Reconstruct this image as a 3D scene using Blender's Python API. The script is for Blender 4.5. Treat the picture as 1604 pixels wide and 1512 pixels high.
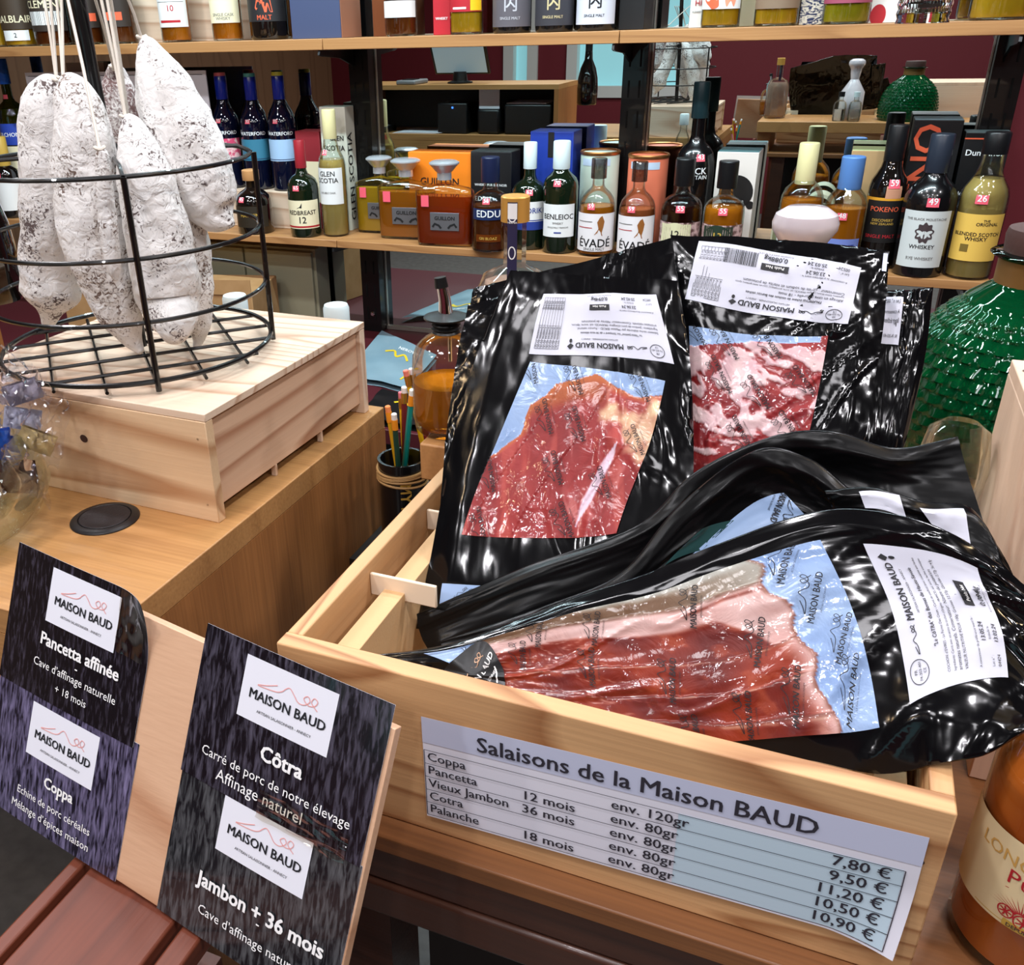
import bpy, bmesh, math, random
from mathutils import Vector, Matrix, noise
import numpy as np

for o in list(bpy.data.objects): bpy.data.objects.remove(o)
S = bpy.context.scene
COL = S.collection
rnd = random.Random(7)
PI = math.pi

# ---------------------------------------------------------------- camera
FPX, CX, CY = 1446.0, 668.0, 756.0
PITCH, ROLL, YAW = math.radians(26.4), math.radians(-1.83), math.radians(24.2)
EYE = Vector((0, 0, 1.5))
_h = Vector((-math.sin(YAW), math.cos(YAW), 0)); _r0 = Vector((math.cos(YAW), math.sin(YAW), 0)); _z = Vector((0, 0, 1))
FWD = _h * math.cos(PITCH) - _z * math.sin(PITCH)
_u0 = _h * math.sin(PITCH) + _z * math.cos(PITCH)
RGT = _r0 * math.cos(ROLL) + _u0 * math.sin(ROLL)
UPV = _u0 * math.cos(ROLL) - _r0 * math.sin(ROLL)
cam = bpy.data.cameras.new('camera'); camo = bpy.data.objects.new('camera', cam); COL.objects.link(camo)
cam.sensor_fit = 'HORIZONTAL'; cam.sensor_width = 36.0; cam.lens = FPX / 1604 * 36
cam.shift_x = (802 - CX) / 1604; cam.shift_y = 0
cam.clip_start = 0.02
camo.matrix_world = Matrix(((RGT.x, UPV.x, -FWD.x, EYE.x), (RGT.y, UPV.y, -FWD.y, EYE.y), (RGT.z, UPV.z, -FWD.z, EYE.z), (0, 0, 0, 1)))
S.camera = camo

def ray(px, py): return FWD + RGT * ((px - CX) / FPX) - UPV * ((py - CY) / FPX)
def at_y(px, py, Y): r = ray(px, py); return EYE + r * ((Y - EYE.y) / r.y)
def at_z(px, py, Zr): r = ray(px, py); return EYE + r * ((Zr - EYE.z) / r.z)
def at_pl(px, py, p0, n): r = ray(px, py); return EYE + r * ((Vector(p0) - EYE).dot(n) / r.dot(n))
def depth(P): return (Vector(P) - EYE).dot(FWD)

# ---------------------------------------------------------------- world, lamps, exposure
S.view_settings.view_transform = 'Standard'; S.view_settings.look = 'None'; S.view_settings.gamma = 1.0
S.view_settings.use_curve_mapping = False
S.view_settings.exposure = -0.12
w = bpy.data.worlds.new('world'); S.world = w; w.use_nodes = True
w.node_tree.nodes['Background'].inputs[0].default_value = (0.75, 0.85, 1.0, 1)
w.node_tree.nodes['Background'].inputs[1].default_value = 0.12
def lamp(name, loc, size, power, col, shape='DISK', size_y=None, rot=(0, 0, 0), spread=PI):
    l = bpy.data.lights.new(name, 'AREA'); l.shape = shape; l.size = size
    if size_y: l.size_y = size_y
    l.energy = power; l.color = col; l.spread = spread
    o = bpy.data.objects.new(name, l); o.location = loc; o.rotation_euler = rot; COL.objects.link(o); return o
WHITE = (0.98, 0.96, 1.0); COOL = (0.72, 0.93, 1.0); WARM = (1.0, 0.72, 0.42)
for i, x in enumerate((-2.0, -0.9, 0.2, 1.2)):
    for j, y in enumerate((-1.3, 0.0, 1.2)):
        lamp('ceiling_lamp', (x + 0.1 * j, y, 2.74), 0.14, 12, WHITE)
lamp('tube_lamp', (-1.7, 1.75, 2.55), 1.3, 36, COOL, 'RECTANGLE', 0.05, (math.radians(28), 0, 0))
lamp('tube_lamp', (-0.2, 1.75, 2.55), 1.3, 36, COOL, 'RECTANGLE', 0.05, (math.radians(28), 0, 0))
lamp('counter_lamp', (-0.45, -0.25, 2.6), 0.5, 10, (0.98, 0.96, 1.0), 'DISK', None, (math.radians(-18), 0, 0))
for x, y in ((-1.3, -0.5), (-1.6, -0.2), (0.7, 0.5)):
    lamp('warm_lamp', (x, y, 2.3), 0.07, 2.2, WARM)
S.cycles.use_denoising = True
try: S.cycles.denoiser = 'OPENIMAGEDENOISE'
except Exception: pass
S.cycles.max_bounces = 14; S.cycles.transparent_max_bounces = 24; S.cycles.transmission_bounces = 10; S.cycles.glossy_bounces = 6
S.cycles.diffuse_bounces = 3; S.cycles.sample_clamp_indirect = 6.0; S.cycles.caustics_reflective = False; S.cycles.caustics_refractive = False

# ---------------------------------------------------------------- materials
M = {}
def lin(c):
    c = c / 255
    return c / 12.92 if c <= 0.04045 else ((c + 0.055) / 1.055) ** 2.4
def rgb(r, g, b): return (lin(r), lin(g), lin(b), 1)
def _new(name):
    m = bpy.data.materials.new(name); m.use_nodes = True
    nt = m.node_tree; return m, nt, nt.nodes['Principled BSDF']
def mat(name, col=(200, 200, 200), rough=0.5, metal=0, coat=0, spec=0.5, trans=0, ior=1.45, bump=0, bscale=40, emit=0):
    if name in M: return M[name]
    m, nt, p = _new(name)
    p.inputs['Base Color'].default_value = rgb(*col); p.inputs['Roughness'].default_value = rough
    p.inputs['Metallic'].default_value = metal; p.inputs['Coat Weight'].default_value = coat
    p.inputs['Specular IOR Level'].default_value = spec; p.inputs['Transmission Weight'].default_value = trans
    p.inputs['IOR'].default_value = ior
    if emit: p.inputs['Emission Color'].default_value = rgb(*col); p.inputs['Emission Strength'].default_value = emit
    if bump:
        t = nt.nodes.new('ShaderNodeTexNoise'); t.inputs['Scale'].default_value = bscale; t.inputs['Detail'].default_value = 4
        tc = nt.nodes.new('ShaderNodeTexCoord'); nt.links.new(tc.outputs['Object'], t.inputs['Vector'])
        b = nt.nodes.new('ShaderNodeBump'); b.inputs['Strength'].default_value = bump; b.inputs['Distance'].default_value = 0.01
        nt.links.new(t.outputs['Fac'], b.inputs['Height']); nt.links.new(b.outputs['Normal'], p.inputs['Normal'])
    M[name] = m; return m
def glass(name, col=(250, 255, 252), rough=0.0, strength=1.0):
    if name in M: return M[name]
    m = bpy.data.materials.new(name); m.use_nodes = True; nt = m.node_tree; nt.nodes.clear()
    out = nt.nodes.new('ShaderNodeOutputMaterial'); mix = nt.nodes.new('ShaderNodeMixShader')
    tr = nt.nodes.new('ShaderNodeBsdfTransparent'); gl = nt.nodes.new('ShaderNodeBsdfGlossy'); fr = nt.nodes.new('ShaderNodeLayerWeight')
    tr.inputs[0].default_value = rgb(*col); gl.inputs['Roughness'].default_value = rough; gl.inputs[0].default_value = (1, 1, 1, 1)
    fr.inputs['Blend'].default_value = 0.25
    mr = nt.nodes.new('ShaderNodeMapRange'); mr.inputs['To Min'].default_value = 0.04; mr.inputs['To Max'].default_value = 0.75 * strength
    nt.links.new(fr.outputs['Fresnel'], mr.inputs['Value']); nt.links.new(mr.outputs[0], mix.inputs[0])
    nt.links.new(tr.outputs[0], mix.inputs[1]); nt.links.new(gl.outputs[0], mix.inputs[2]); nt.links.new(mix.outputs[0], out.inputs[0])
    M[name] = m; return m
def wood(name, base, dark, axis=0, rings=7, scale=3.0, rough=0.5, fibre=0.25, contrast=0.8, coat=0.0, knots=False):
    """planks: grain runs along local axis; growth-ring lines plus fine fibres"""
    if name in M: return M[name]
    m, nt, p = _new(name); N = nt.nodes; L = nt.links
    tc = N.new('ShaderNodeTexCoord'); mp = N.new('ShaderNodeMapping'); L.new(tc.outputs['Object'], mp.inputs[0])
    sc = [1, 1, 1]; sc[axis] = 0.11; mp.inputs['Scale'].default_value = sc
    n1 = N.new('ShaderNodeTexNoise'); n1.inputs['Scale'].default_value = scale; n1.inputs['Detail'].default_value = 1.2; n1.inputs['Distortion'].default_value = 0.35
    L.new(mp.outputs[0], n1.inputs['Vector'])
    mu = N.new('ShaderNodeMath'); mu.operation = 'MULTIPLY'; mu.inputs[1].default_value = rings; L.new(n1.outputs['Fac'], mu.inputs[0])
    fr = N.new('ShaderNodeMath'); fr.operation = 'FRACT'; L.new(mu.outputs[0], fr.inputs[0])
    rp = N.new('ShaderNodeValToRGB'); L.new(fr.outputs[0], rp.inputs[0])
    e = rp.color_ramp.elements; e[0].position = 0; e[0].color = (0, 0, 0, 1); e[1].position = 0.62; e[1].color = (0.2, 0.2, 0.2, 1)
    k = e.new(0.88); k.color = (1, 1, 1, 1); k = e.new(1.0); k.color = (0, 0, 0, 1)
    mp2 = N.new('ShaderNodeMapping'); L.new(tc.outputs['Object'], mp2.inputs[0]); s2 = [260, 260, 260]; s2[axis] = 6; mp2.inputs['Scale'].default_value = s2
    n2 = N.new('ShaderNodeTexNoise'); n2.inputs['Scale'].default_value = 1; n2.inputs['Detail'].default_value = 2; L.new(mp2.outputs[0], n2.inputs['Vector'])
    a = N.new('ShaderNodeMath'); a.operation = 'MULTIPLY'; a.inputs[1].default_value = contrast; L.new(rp.outputs[0], a.inputs[0])
    b = N.new('ShaderNodeMath'); b.operation = 'MULTIPLY_ADD'; b.inputs[1].default_value = fibre; L.new(n2.outputs['Fac'], b.inputs[0]); L.new(a.outputs[0], b.inputs[2])
    b2 = N.new('ShaderNodeMath'); b2.operation = 'SUBTRACT'; b2.inputs[1].default_value = fibre * 0.4; b2.use_clamp = True; L.new(b.outputs[0], b2.inputs[0])
    mx = N.new('ShaderNodeMix'); mx.data_type = 'RGBA'; L.new(b2.outputs[0], mx.inputs['Factor'])
    mx.inputs['A'].default_value = rgb(*base); mx.inputs['B'].default_value = rgb(*dark)
    src = mx.outputs['Result']
    if knots:
        vo = N.new('ShaderNodeTexVoronoi'); vo.inputs['Scale'].default_value = 3.2; L.new(tc.outputs['Object'], vo.inputs['Vector'])
        kr = N.new('ShaderNodeMapRange'); kr.inputs['From Min'].default_value = 0.03; kr.inputs['From Max'].default_value = 0.055; kr.inputs['To Min'].default_value = 1; kr.inputs['To Max'].default_value = 0
        L.new(vo.outputs['Distance'], kr.inputs[0])
        m3 = N.new('ShaderNodeMix'); m3.data_type = 'RGBA'; L.new(kr.outputs[0], m3.inputs['Factor']); L.new(src, m3.inputs['A']); m3.inputs['B'].default_value = rgb(70, 40, 25); src = m3.outputs['Result']
    L.new(src, p.inputs['Base Color']); p.inputs['Roughness'].default_value = rough; p.inputs['Coat Weight'].default_value = coat
    bp = N.new('ShaderNodeBump'); bp.inputs['Strength'].default_value = 0.12; bp.inputs['Distance'].default_value = 0.002; L.new(n2.outputs['Fac'], bp.inputs['Height']); L.new(bp.outputs[0], p.inputs['Normal'])
    M[name] = m; return m
def vcol(name, rough=0.35, coat=0.0, bump=0.0, bscale=60, sss=0):
    """colour painted per vertex (the thing's own colouring)"""
    if name in M: return M[name]
    m, nt, p = _new(name); a = nt.nodes.new('ShaderNodeVertexColor'); a.layer_name = 'Col'
    nt.links.new(a.outputs[0], p.inputs['Base Color']); p.inputs['Roughness'].default_value = rough; p.inputs['Specular IOR Level'].default_value = .32; p.inputs['Coat Weight'].default_value = coat; p.inputs['Coat Roughness'].default_value = 0.06
    if bump:
        t = nt.nodes.new('ShaderNodeTexNoise'); t.inputs['Scale'].default_value = bscale; t.inputs['Detail'].default_value = 5; t.inputs['Distortion'].default_value = 1
        tc = nt.nodes.new('ShaderNodeTexCoord'); nt.links.new(tc.outputs['Object'], t.inputs['Vector'])
        b = nt.nodes.new('ShaderNodeBump'); b.inputs['Strength'].default_value = bump; b.inputs['Distance'].default_value = 0.004
        nt.links.new(t.outputs['Fac'], b.inputs['Height']); nt.links.new(b.outputs['Normal'], p.inputs['Normal']); nt.links.new(b.outputs['Normal'], p.inputs['Coat Normal'])
    M[name] = m; return m
def noisy(name, c1, c2, scale=20, rough=0.5, stretch=(1, 1, 1), lo=0.35, hi=0.65, detail=5, coat=0, bump=0, dist=0.0, spec=0.5, turn=0.0):
    if name in M: return M[name]
    m, nt, p = _new(name); N = nt.nodes; L = nt.links
    tc = N.new('ShaderNodeTexCoord'); mp = N.new('ShaderNodeMapping'); mp.inputs['Scale'].default_value = stretch; mp.inputs['Rotation'].default_value = (0, turn, 0); L.new(tc.outputs['Object'], mp.inputs[0])
    t = N.new('ShaderNodeTexNoise'); t.inputs['Scale'].default_value = scale; t.inputs['Detail'].default_value = detail; t.inputs['Distortion'].default_value = dist; L.new(mp.outputs[0], t.inputs['Vector'])
    r = N.new('ShaderNodeValToRGB'); e = r.color_ramp.elements; e[0].position = lo; e[0].color = rgb(*c1); e[1].position = hi; e[1].color = rgb(*c2)
    L.new(t.outputs['Fac'], r.inputs[0]); L.new(r.outputs[0], p.inputs['Base Color']); p.inputs['Roughness'].default_value = rough; p.inputs['Coat Weight'].default_value = coat; p.inputs['Specular IOR Level'].default_value = spec
    if bump:
        b = N.new('ShaderNodeBump'); b.inputs['Strength'].default_value = bump; b.inputs['Distance'].default_value = 0.003
        L.new(t.outputs['Fac'], b.inputs['Height']); L.new(b.outputs['Normal'], p.inputs['Normal'])
    M[name] = m; return m

# ---------------------------------------------------------------- mesh helpers
class MB:
    def __init__(s): s.v = []; s.f = []; s.m = []
    def add(s, vs, fs, mi=0):
        b = len(s.v); s.v += [tuple(v) for v in vs]; s.f += [tuple(i + b for i in f) for f in fs]; s.m += [mi] * len(fs); return s
    def box(s, lo, hi, mi=0, T=None):
        (a, b, c), (d, e, f) = lo, hi
        vs = [Vector(p) for p in ((a, b, c), (d, b, c), (d, e, c), (a, e, c), (a, b, f), (d, b, f), (d, e, f), (a, e, f))]
        if T: vs = [T @ v for v in vs]
        return s.add(vs, [(0, 3, 2, 1), (4, 5, 6, 7), (0, 1, 5, 4), (1, 2, 6, 5), (2, 3, 7, 6), (3, 0, 4, 7)], mi)
    def lathe(s, prof, seg=32, mi=0, T=None, flat=1.0, rot=0.0):
        vs = []; fs = []
        for r, z in prof:
            for k in range(seg):
                a = 2 * PI * k / seg + rot; v = Vector((r * math.cos(a), r * flat * math.sin(a), z)); vs.append(T @ v if T else v)
        n = len(prof)
        for i in range(n - 1):
            for k in range(seg):
                k2 = (k + 1) % seg; fs.append((i * seg + k, i * seg + k2, (i + 1) * seg + k2, (i + 1) * seg + k))
        fs.append(tuple(range(seg - 1, -1, -1))); fs.append(tuple((n - 1) * seg + k for k in range(seg)))
        return s.add(vs, fs, mi)
    def loops(s, rings, closed=True, caps=True, mi=0):
        """skin through rings of equal length"""
        n = len(rings[0]); vs = [v for r in rings for v in r]; fs = []
        for i in range(len(rings) - 1):
            for k in range(n if closed else n - 1):
                k2 = (k + 1) % n; fs.append((i * n + k, i * n + k2, (i + 1) * n + k2, (i + 1) * n + k))
        if caps: fs.append(tuple(range(n - 1, -1, -1))); fs.append(tuple((len(rings) - 1) * n + k for k in range(n)))
        return s.add(vs, fs, mi)
    def tube(s, pts, r, seg=8, mi=0, closed=False):
        pts = [Vector(p) for p in pts]; n = len(pts); rings = []; up = None
        for i, p in enumerate(pts):
            if closed: d = pts[(i + 1) % n] - pts[i - 1]
            else: d = pts[min(i + 1, n - 1)] - pts[max(i - 1, 0)]
            d.normalize()
            if up is None: up = Vector((0, 0, 1)) if abs(d.z) < 0.9 else Vector((1, 0, 0))
            a = d.cross(up); a.normalize(); b = a.cross(d); up = b
            rr = r[i] if isinstance(r, (list, tuple)) else r
            rings.append([p + a * (rr * math.cos(2 * PI * k / seg)) + b * (rr * math.sin(2 * PI * k / seg)) for k in range(seg)])
        if closed: rings.append(rings[0])
        return s.loops(rings, True, not closed, mi)
    def grid(s, fn, nu, nv, mi=0):
        vs = [fn(i / nu, j / nv) for j in range(nv + 1) for i in range(nu + 1)]
        fs = [(j * (nu + 1) + i, j * (nu + 1) + i + 1, (j + 1) * (nu + 1) + i + 1, (j + 1) * (nu + 1) + i) for j in range(nv) for i in range(nu)]
        return s.add(vs, fs, mi)
    def build(s, name, mats, parent=None, smooth=True, bevel=0, angle=35, loc=None, rz=0):
        me = bpy.data.meshes.new(name); me.from_pydata(s.v, [], s.f)
        mats = mats if isinstance(mats, (list, tuple)) else [mats]
        for m in mats: me.materials.append(m)
        me.polygons.foreach_set('material_index', s.m)
        if smooth:
            me.polygons.foreach_set('use_smooth', [True] * len(me.polygons))
            me.set_sharp_from_angle(angle=math.radians(angle))
        me.update()
        o = bpy.data.objects.new(name, me); COL.objects.link(o)
        if parent: o.parent = parent
        if loc: o.location = loc
        if rz: o.rotation_euler.z = rz
        if bevel:
            b = o.modifiers.new('bevel', 'BEVEL'); b.width = bevel; b.segments = 2; b.limit_method = 'ANGLE'; b.angle_limit = math.radians(50)
        return o
def tag(o, label, cat, group=None, kind=None):
    o['label'] = label; o['category'] = cat
    if group: o['group'] = group
    if kind: o['kind'] = kind
    return o
def struct(o): o['kind'] = 'structure'; return o
def thing(name, label, cat, loc=(0, 0, 0), rz=0, group=None):
    o = bpy.data.objects.new(name, None); o.empty_display_size = 0.02; COL.objects.link(o)
    o.location = loc; o.rotation_euler = (0, 0, rz); return tag(o, label, cat, group)
_txt = {}
def text2d(s, bold=0.0):
    """triangulated outline of one line of text, 1 unit high font, origin at left baseline"""
    k = (s, bold)
    if k not in _txt:
        c = bpy.data.curves.new('t', 'FONT'); c.body = s; c.size = 1; c.resolution_u = 2
        o = bpy.data.objects.new('t', c); m = o.to_mesh()
        vs = [(v.co.x, v.co.y) for v in m.vertices]; fs = [tuple(p.vertices) for p in m.polygons]
        o.to_mesh_clear(); bpy.data.objects.remove(o); bpy.data.curves.remove(c)
        x1 = max((v[0] for v in vs), default=0.0)
        _txt[k] = (vs, fs, x1)
    return _txt[k]
def put_text(mb, s, x, y, size, fn, align='l', bold=0.0, rot=0.0, sx=1.0, mi=0):
    """writes s at (x, y) of a flat frame; fn maps the frame to space"""
    vs, fs, wd = text2d(s, bold); wd *= sx
    off = {'l': 0, 'c': -wd / 2, 'r': -wd}[align]; c, sn = math.cos(rot), math.sin(rot); out = []
    h_ = size * .02; q0, q1, q2 = fn(x, y), fn(x + h_, y), fn(x, y + h_); nn = (q1 - q0).cross(q2 - q0); nn = nn.normalized() * .00006 if nn.length > 0 else nn
    for ci, (dx, dy) in enumerate(((0, 0),) if bold < .005 else ((-bold, -bold * .6), (bold, -bold * .6), (-bold, bold * .6), (bold, bold * .6))):   # bold: the same outline set beside itself
        out = []
        for vx, vy in vs:
            a, b = ((vx + dx) * sx + off) * size, (vy + dy) * size
            out.append(fn(x + a * c - b * sn, y + a * sn + b * c) + nn * ci)
        mb.add(out, fs, mi)
def strip2d(mb, pts, wd, fn, mi=0):
    """thin drawn line through 2-d points"""
    n = len(pts); L = []; R = []
    for i, (x, y) in enumerate(pts):
        x0, y0 = pts[max(i - 1, 0)]; x1, y1 = pts[min(i + 1, n - 1)]; dx, dy = x1 - x0, y1 - y0; l = math.hypot(dx, dy) or 1
        L.append(fn(x - dy / l * wd / 2, y + dx / l * wd / 2)); R.append(fn(x + dy / l * wd / 2, y - dx / l * wd / 2))
    vs = []; fs = []
    for i in range(n): vs += [L[i], R[i]]
    for i in range(n - 1): fs.append((2 * i, 2 * i + 1, 2 * i + 3, 2 * i + 2))
    mb.add(vs, fs, mi)
def smooth_line(pts, n=6):
    out = []; m = len(pts)
    for i in range(m - 1):
        p0, p1, p2, p3 = [np.array(pts[max(0, min(m - 1, i + d))], float) for d in (-1, 0, 1, 2)]
        for k in range(n):
            t = k / n; out.append(tuple(0.5 * (2 * p1 + (p2 - p0) * t + (2 * p0 - 5 * p1 + 4 * p2 - p3) * t * t + (3 * p1 - p0 - 3 * p2 + p3) * t ** 3)))
    out.append(tuple(map(float, pts[-1]))); return out
KNIFE = smooth_line([(0.22, 0.55), (0.05, 0.42), (-0.1, 0.33), (0.18, 0.36), (0.3, 0.44), (0.36, 0.56), (0.42, 0.62), (0.5, 0.5), (0.58, 0.36), (0.68, 0.36), (0.76, 0.5), (0.72, 0.62), (0.66, 0.52), (0.74, 0.4), (0.84, 0.44), (0.88, 0.58), (0.82, 0.64), (0.79, 0.5), (0.9, 0.34)], 5)
def logo(mb, x, y, w, fn, rot=0.0, mi_text=0, mi_line=1, sub=True, bold=0.02):
    """shop logo: drawn knife line over the name, small line beneath; w = name width, (x,y) its centre on the baseline"""
    c, s = math.cos(rot), math.sin(rot); f2 = lambda a, b: fn(x + a * c - b * s, y + a * s + b * c)
    size = w / (text2d('MAISON BAUD', bold)[2])
    put_text(mb, 'MAISON BAUD', 0, 0, size, f2, 'c', bold, mi=mi_text)
    if sub: put_text(mb, 'ARTISAN SALAISONNIER - ANNECY', 0, -size * 0.62, w * 0.66 / text2d('ARTISAN SALAISONNIER - ANNECY', 0.0)[2], f2, 'c', 0.0, mi=mi_text)
    strip2d(mb, [((a - 0.36) * w * 0.78, (b - 0.33) * w * 0.52 + size * 0.98) for a, b in KNIFE], w * 0.012, f2, mi_line)
def quad_fn(o, ex, ey, off=0.0):
    """frame with origin o, x along ex, y along ey, lifted by off along the normal"""
    o, ex, ey = Vector(o), Vector(ex), Vector(ey); n = ex.cross(ey).normalized()
    return lambda x, y: o + ex * x + ey * y + n * off
def rect(mb, x0, y0, x1, y1, fn, nu=6, nv=3, mi=0):
    mb.grid(lambda u, v: fn(x0 + (x1 - x0) * u, y0 + (y1 - y0) * v), nu, nv, mi)
INK = lambda: mat('ink_black', (22, 22, 24), 0.6)
PAPER = lambda: mat('paper_white', (232, 232, 240), 0.6)
# ================================================================ THE SETTING
YM = 2.68                                   # front of the wall mirrors
ZT, ZM, ZL = 1.473, 0.933, 0.595            # tops of the upper shelf, the lower shelf, the low ledge
ZO, ZP, ZR, ZC = 1.03, 1.1545, 1.105, 0.986 # oak counter, pine box top, raised oak table, dark table under the crate
burg = mat('burgundy_paint', (112, 30, 40), 0.6)
oakshelf = wood('oak_shelf', (176, 126, 78), (132, 84, 46), 0, 14, 5, 0.5, 0.4, 0.5)
oak = wood('oak_counter', (182, 134, 82), (128, 82, 42), 0, 5, 5, 0.42, 0.9, 0.3)
oakv = wood('oak_side', (160, 106, 58), (98, 58, 26), 2, 4, 5, 0.5, 1.0, 0.2)
pine = wood('pine_pale', (226, 202, 178), (180, 138, 108), 0, 34, 3.0, 0.55, 0.25, 0.8)
piney = wood('pine_pale_depth', (236, 206, 176), (196, 150, 112), 0, 9, 3.0, 0.55, 0.3, 0.45)
cpine = wood('crate_pine', (208, 164, 116), (150, 98, 58), 0, 34, 5.0, 0.5, 0.3, 0.85)
cpiney = wood('crate_pine_side', (208, 164, 116), (150, 98, 58), 1, 34, 5.0, 0.5, 0.3, 0.85)
blackmetal = mat('black_metal', (16, 16, 18), 0.35, 0.3, 0.3)
steel = mat('steel', (190, 190, 192), 0.22, 1.0)
chrome = mat('chrome', (225, 225, 228), 0.08, 1.0)
mirror = mat('mirror_silver', (222, 232, 230), 0.0, 1.0)
black = mat('black_plastic', (14, 14, 15), 0.35)
slotm = mat('slot_dark', (3, 3, 3), 0.9)

struct(MB().box((-4.6, -3.1, -0.1), (3.2, 2.9, 0)).build('floor', noisy('floor_vinyl', (98, 95, 92), (112, 109, 106), 30, 0.55)))
struct(MB().box((-4.6, -3.1, 2.8), (3.2, 2.9, 2.9)).build('ceiling', mat('ceiling_grey', (112, 110, 108), 0.9)))
struct(MB().box((-4.6, 2.70, 0), (3.2, 2.85, 2.8)).build('wall_back', burg))
struct(MB().box((-4.75, -3.1, 0), (-4.6, 2.85, 2.8)).build('wall_left', wood('wall_wood', (150, 108, 78), (112, 74, 50), 2, 12, 2, 0.6, 0.4, 0.5)))
struct(MB().box((3.2, -3.1, 0), (3.35, 2.85, 2.8)).build('wall_right', mat('wall_dark', (60, 42, 40), 0.8)))
# rear wall with the shop window that the mirrors show
YR = -3.0; YV = 2 * YM - YR
wx0, wx1 = at_y(889, 90, YV).x, at_y(1100, 90, YV).x
w2a, w2b = at_y(790, 90, YV).x, at_y(843, 90, YV).x
mb = MB(); xs = [-4.6, w2a, w2b, wx0, wx1, 3.2]; z0, z1 = 0.9, 2.5
for a, b in ((xs[0], xs[1]), (xs[2], xs[3]), (xs[4], xs[5])): mb.box((a, YR - 0.1, 0), (b, YR, 2.8))
for a, b in ((xs[1], xs[2]), (xs[3], xs[4])): mb.box((a, YR - 0.1, 0), (b, YR, z0)); mb.box((a, YR - 0.1, z1), (b, YR, 2.8))
struct(mb.build('wall_rear', burg))
for n, a, b in (('window_1', wx0, wx1), ('window_2', w2a, w2b)):
    t = thing(n, 'shop window', 'window'); t['kind'] = 'structure'; del t['category']; del t['label']
    f = MB(); d = 0.09
    for lo, hi in (((a, YR - 0.06, z0), (a + d, YR + 0.03, z1)), ((b - d, YR - 0.06, z0), (b, YR + 0.03, z1)), ((a, YR - 0.06, z0), (b, YR + 0.03, z0 + d)), ((a, YR - 0.06, z1 - d), (b, YR + 0.03, z1))): f.box(lo, hi)
    f.build('frame', mat('white_frame', (225, 225, 220), 0.5), t)
    MB().box((a, YR - 0.09, z0), (b, YR - 0.075, z1)).build('pane', mat('daylight_pane', (150, 205, 214), 0.2, emit=0.75), t)

# ---------------------------------------------------------------- shelving: uprights, shelf boards, mirrors
UX = (-1.36, -0.55, 0.30)
def upright(x, label):
    t = thing('shelf_upright', label, 'shelf upright', (x, YM, ZL), 0, 'slotted uprights of the shelving')
    b = MB().box((-0.032, -0.045, 0), (0.032, 0, 1.75), 0)
    for dx in (-0.014, 0.014):
        for k in range(22): b.box((dx - 0.0025, -0.0462, 0.04 + k * 0.075), (dx + 0.0025, -0.0448, 0.082 + k * 0.075), 1)
    b.build('post', [blackmetal, slotm], t, bevel=0.003)
    for z in (ZT - 0.028 - ZL, ZM - 0.021 - ZL):
        c = MB(); hgt = 0.048
        for dx in (-0.014,):
            pr = [(-0.05, 0), (-0.245, 0), (-0.25, -0.012), (-0.235, -0.016), (-0.13, -0.024), (-0.05, -hgt)]
            c.loops([[Vector((dx + s, y, z - 0.0005 + zz)) for y, zz in pr] for s in (-0.003, 0.003)])
        c.build('bracket', blackmetal, t, smooth=False)
    MB().lathe([(0.008, 0), (0.008, 0.004), (0.005, 0.007)], 12, T=Matrix.Translation((0.004, -0.046, 0.06)) @ Matrix.Rotation(PI / 2, 4, 'X')).build('screw', chrome, t)
upright(UX[0], 'black slotted shelf upright left of the tall white whisky carton')
upright(UX[1], 'black slotted shelf upright behind the coral tin')
upright(UX[2], 'black slotted shelf upright beside the burgundy wall')
lim = [-3.4, UX[0], UX[1], UX[2] + 0.04]
nm = ['left end, above the blue-capped bottles', 'middle stretch above the orange carton', 'right stretch above the tall black bottles']
nm2 = ['left end, with the blue bottles over it', 'middle stretch under the square decanters', 'right stretch under the round black bottle']
for i in range(3):
    a, b = lim[i] + 0.001, lim[i + 1] - 0.001
    for z, th, lab, nn in ((ZT, 0.028, 'upper oak shelf board, ', nm), (ZM, 0.021, 'lower oak shelf board, ', nm2)):
        o = MB().box((a, 2.43, z - th), (b, YM - 0.047, z)).build('shelf_board', oakshelf, bevel=0.0015)
        tag(o, lab + nn[i], 'shelf', 'oak shelf boards')
ml = [(-3.4, UX[0] - 0.033), (UX[0] + 0.033, UX[1] - 0.033), (UX[1] + 0.033, UX[2] - 0.033)]
mt = ['wall mirror behind the blue-capped bottles, at the left', 'wall mirror behind the orange carton, showing the till counter', 'wall mirror at the right, behind the tall black bottle']
for (a, b), lb in zip(ml, mt):
    t = thing('wall_mirror', lb, 'mirror', (0, 0, 0), 0, 'mirrors behind the shelves')
    MB().box((a, YM, ZL + 0.012), (b, YM + 0.012, 2.5)).build('mirror_glass', mirror, t, smooth=False)
    f = MB()
    for x in (a, b - 0.004): f.box((x, YM - 0.004, ZL + 0.001), (x + 0.004, YM + 0.0, 2.5))
    f.box((a, YM - 0.008, ZL + 0.001), (b, YM + 0.0, ZL + 0.012))
    f.build('metal_edge', mat('edge_metal', (205, 200, 190), 0.3, 0.8), t)
# low ledge under the shelves
o = MB().box((-3.4, 1.9, ZL - 0.04), (UX[2] + 0.04, YM + 0.0, ZL)).build('low_ledge', [mat('burgundy_dark', (74, 20, 28), 0.5)], bevel=0.002)
tag(o, 'burgundy low ledge under the shelves holding the grey-blue bags', 'ledge')
MB().box((-3.3, 2.0, 0.0), (UX[2], 2.6, ZL - 0.041)).build('plinth', mat('plinth_dark', (24, 18, 18), 0.7), o)
struct(MB().box((0.62, 2.58, 0), (0.9, 2.70, 2.8)).build('trim_1', mat('grey_blue', (88, 98, 116), 0.5)))

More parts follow.
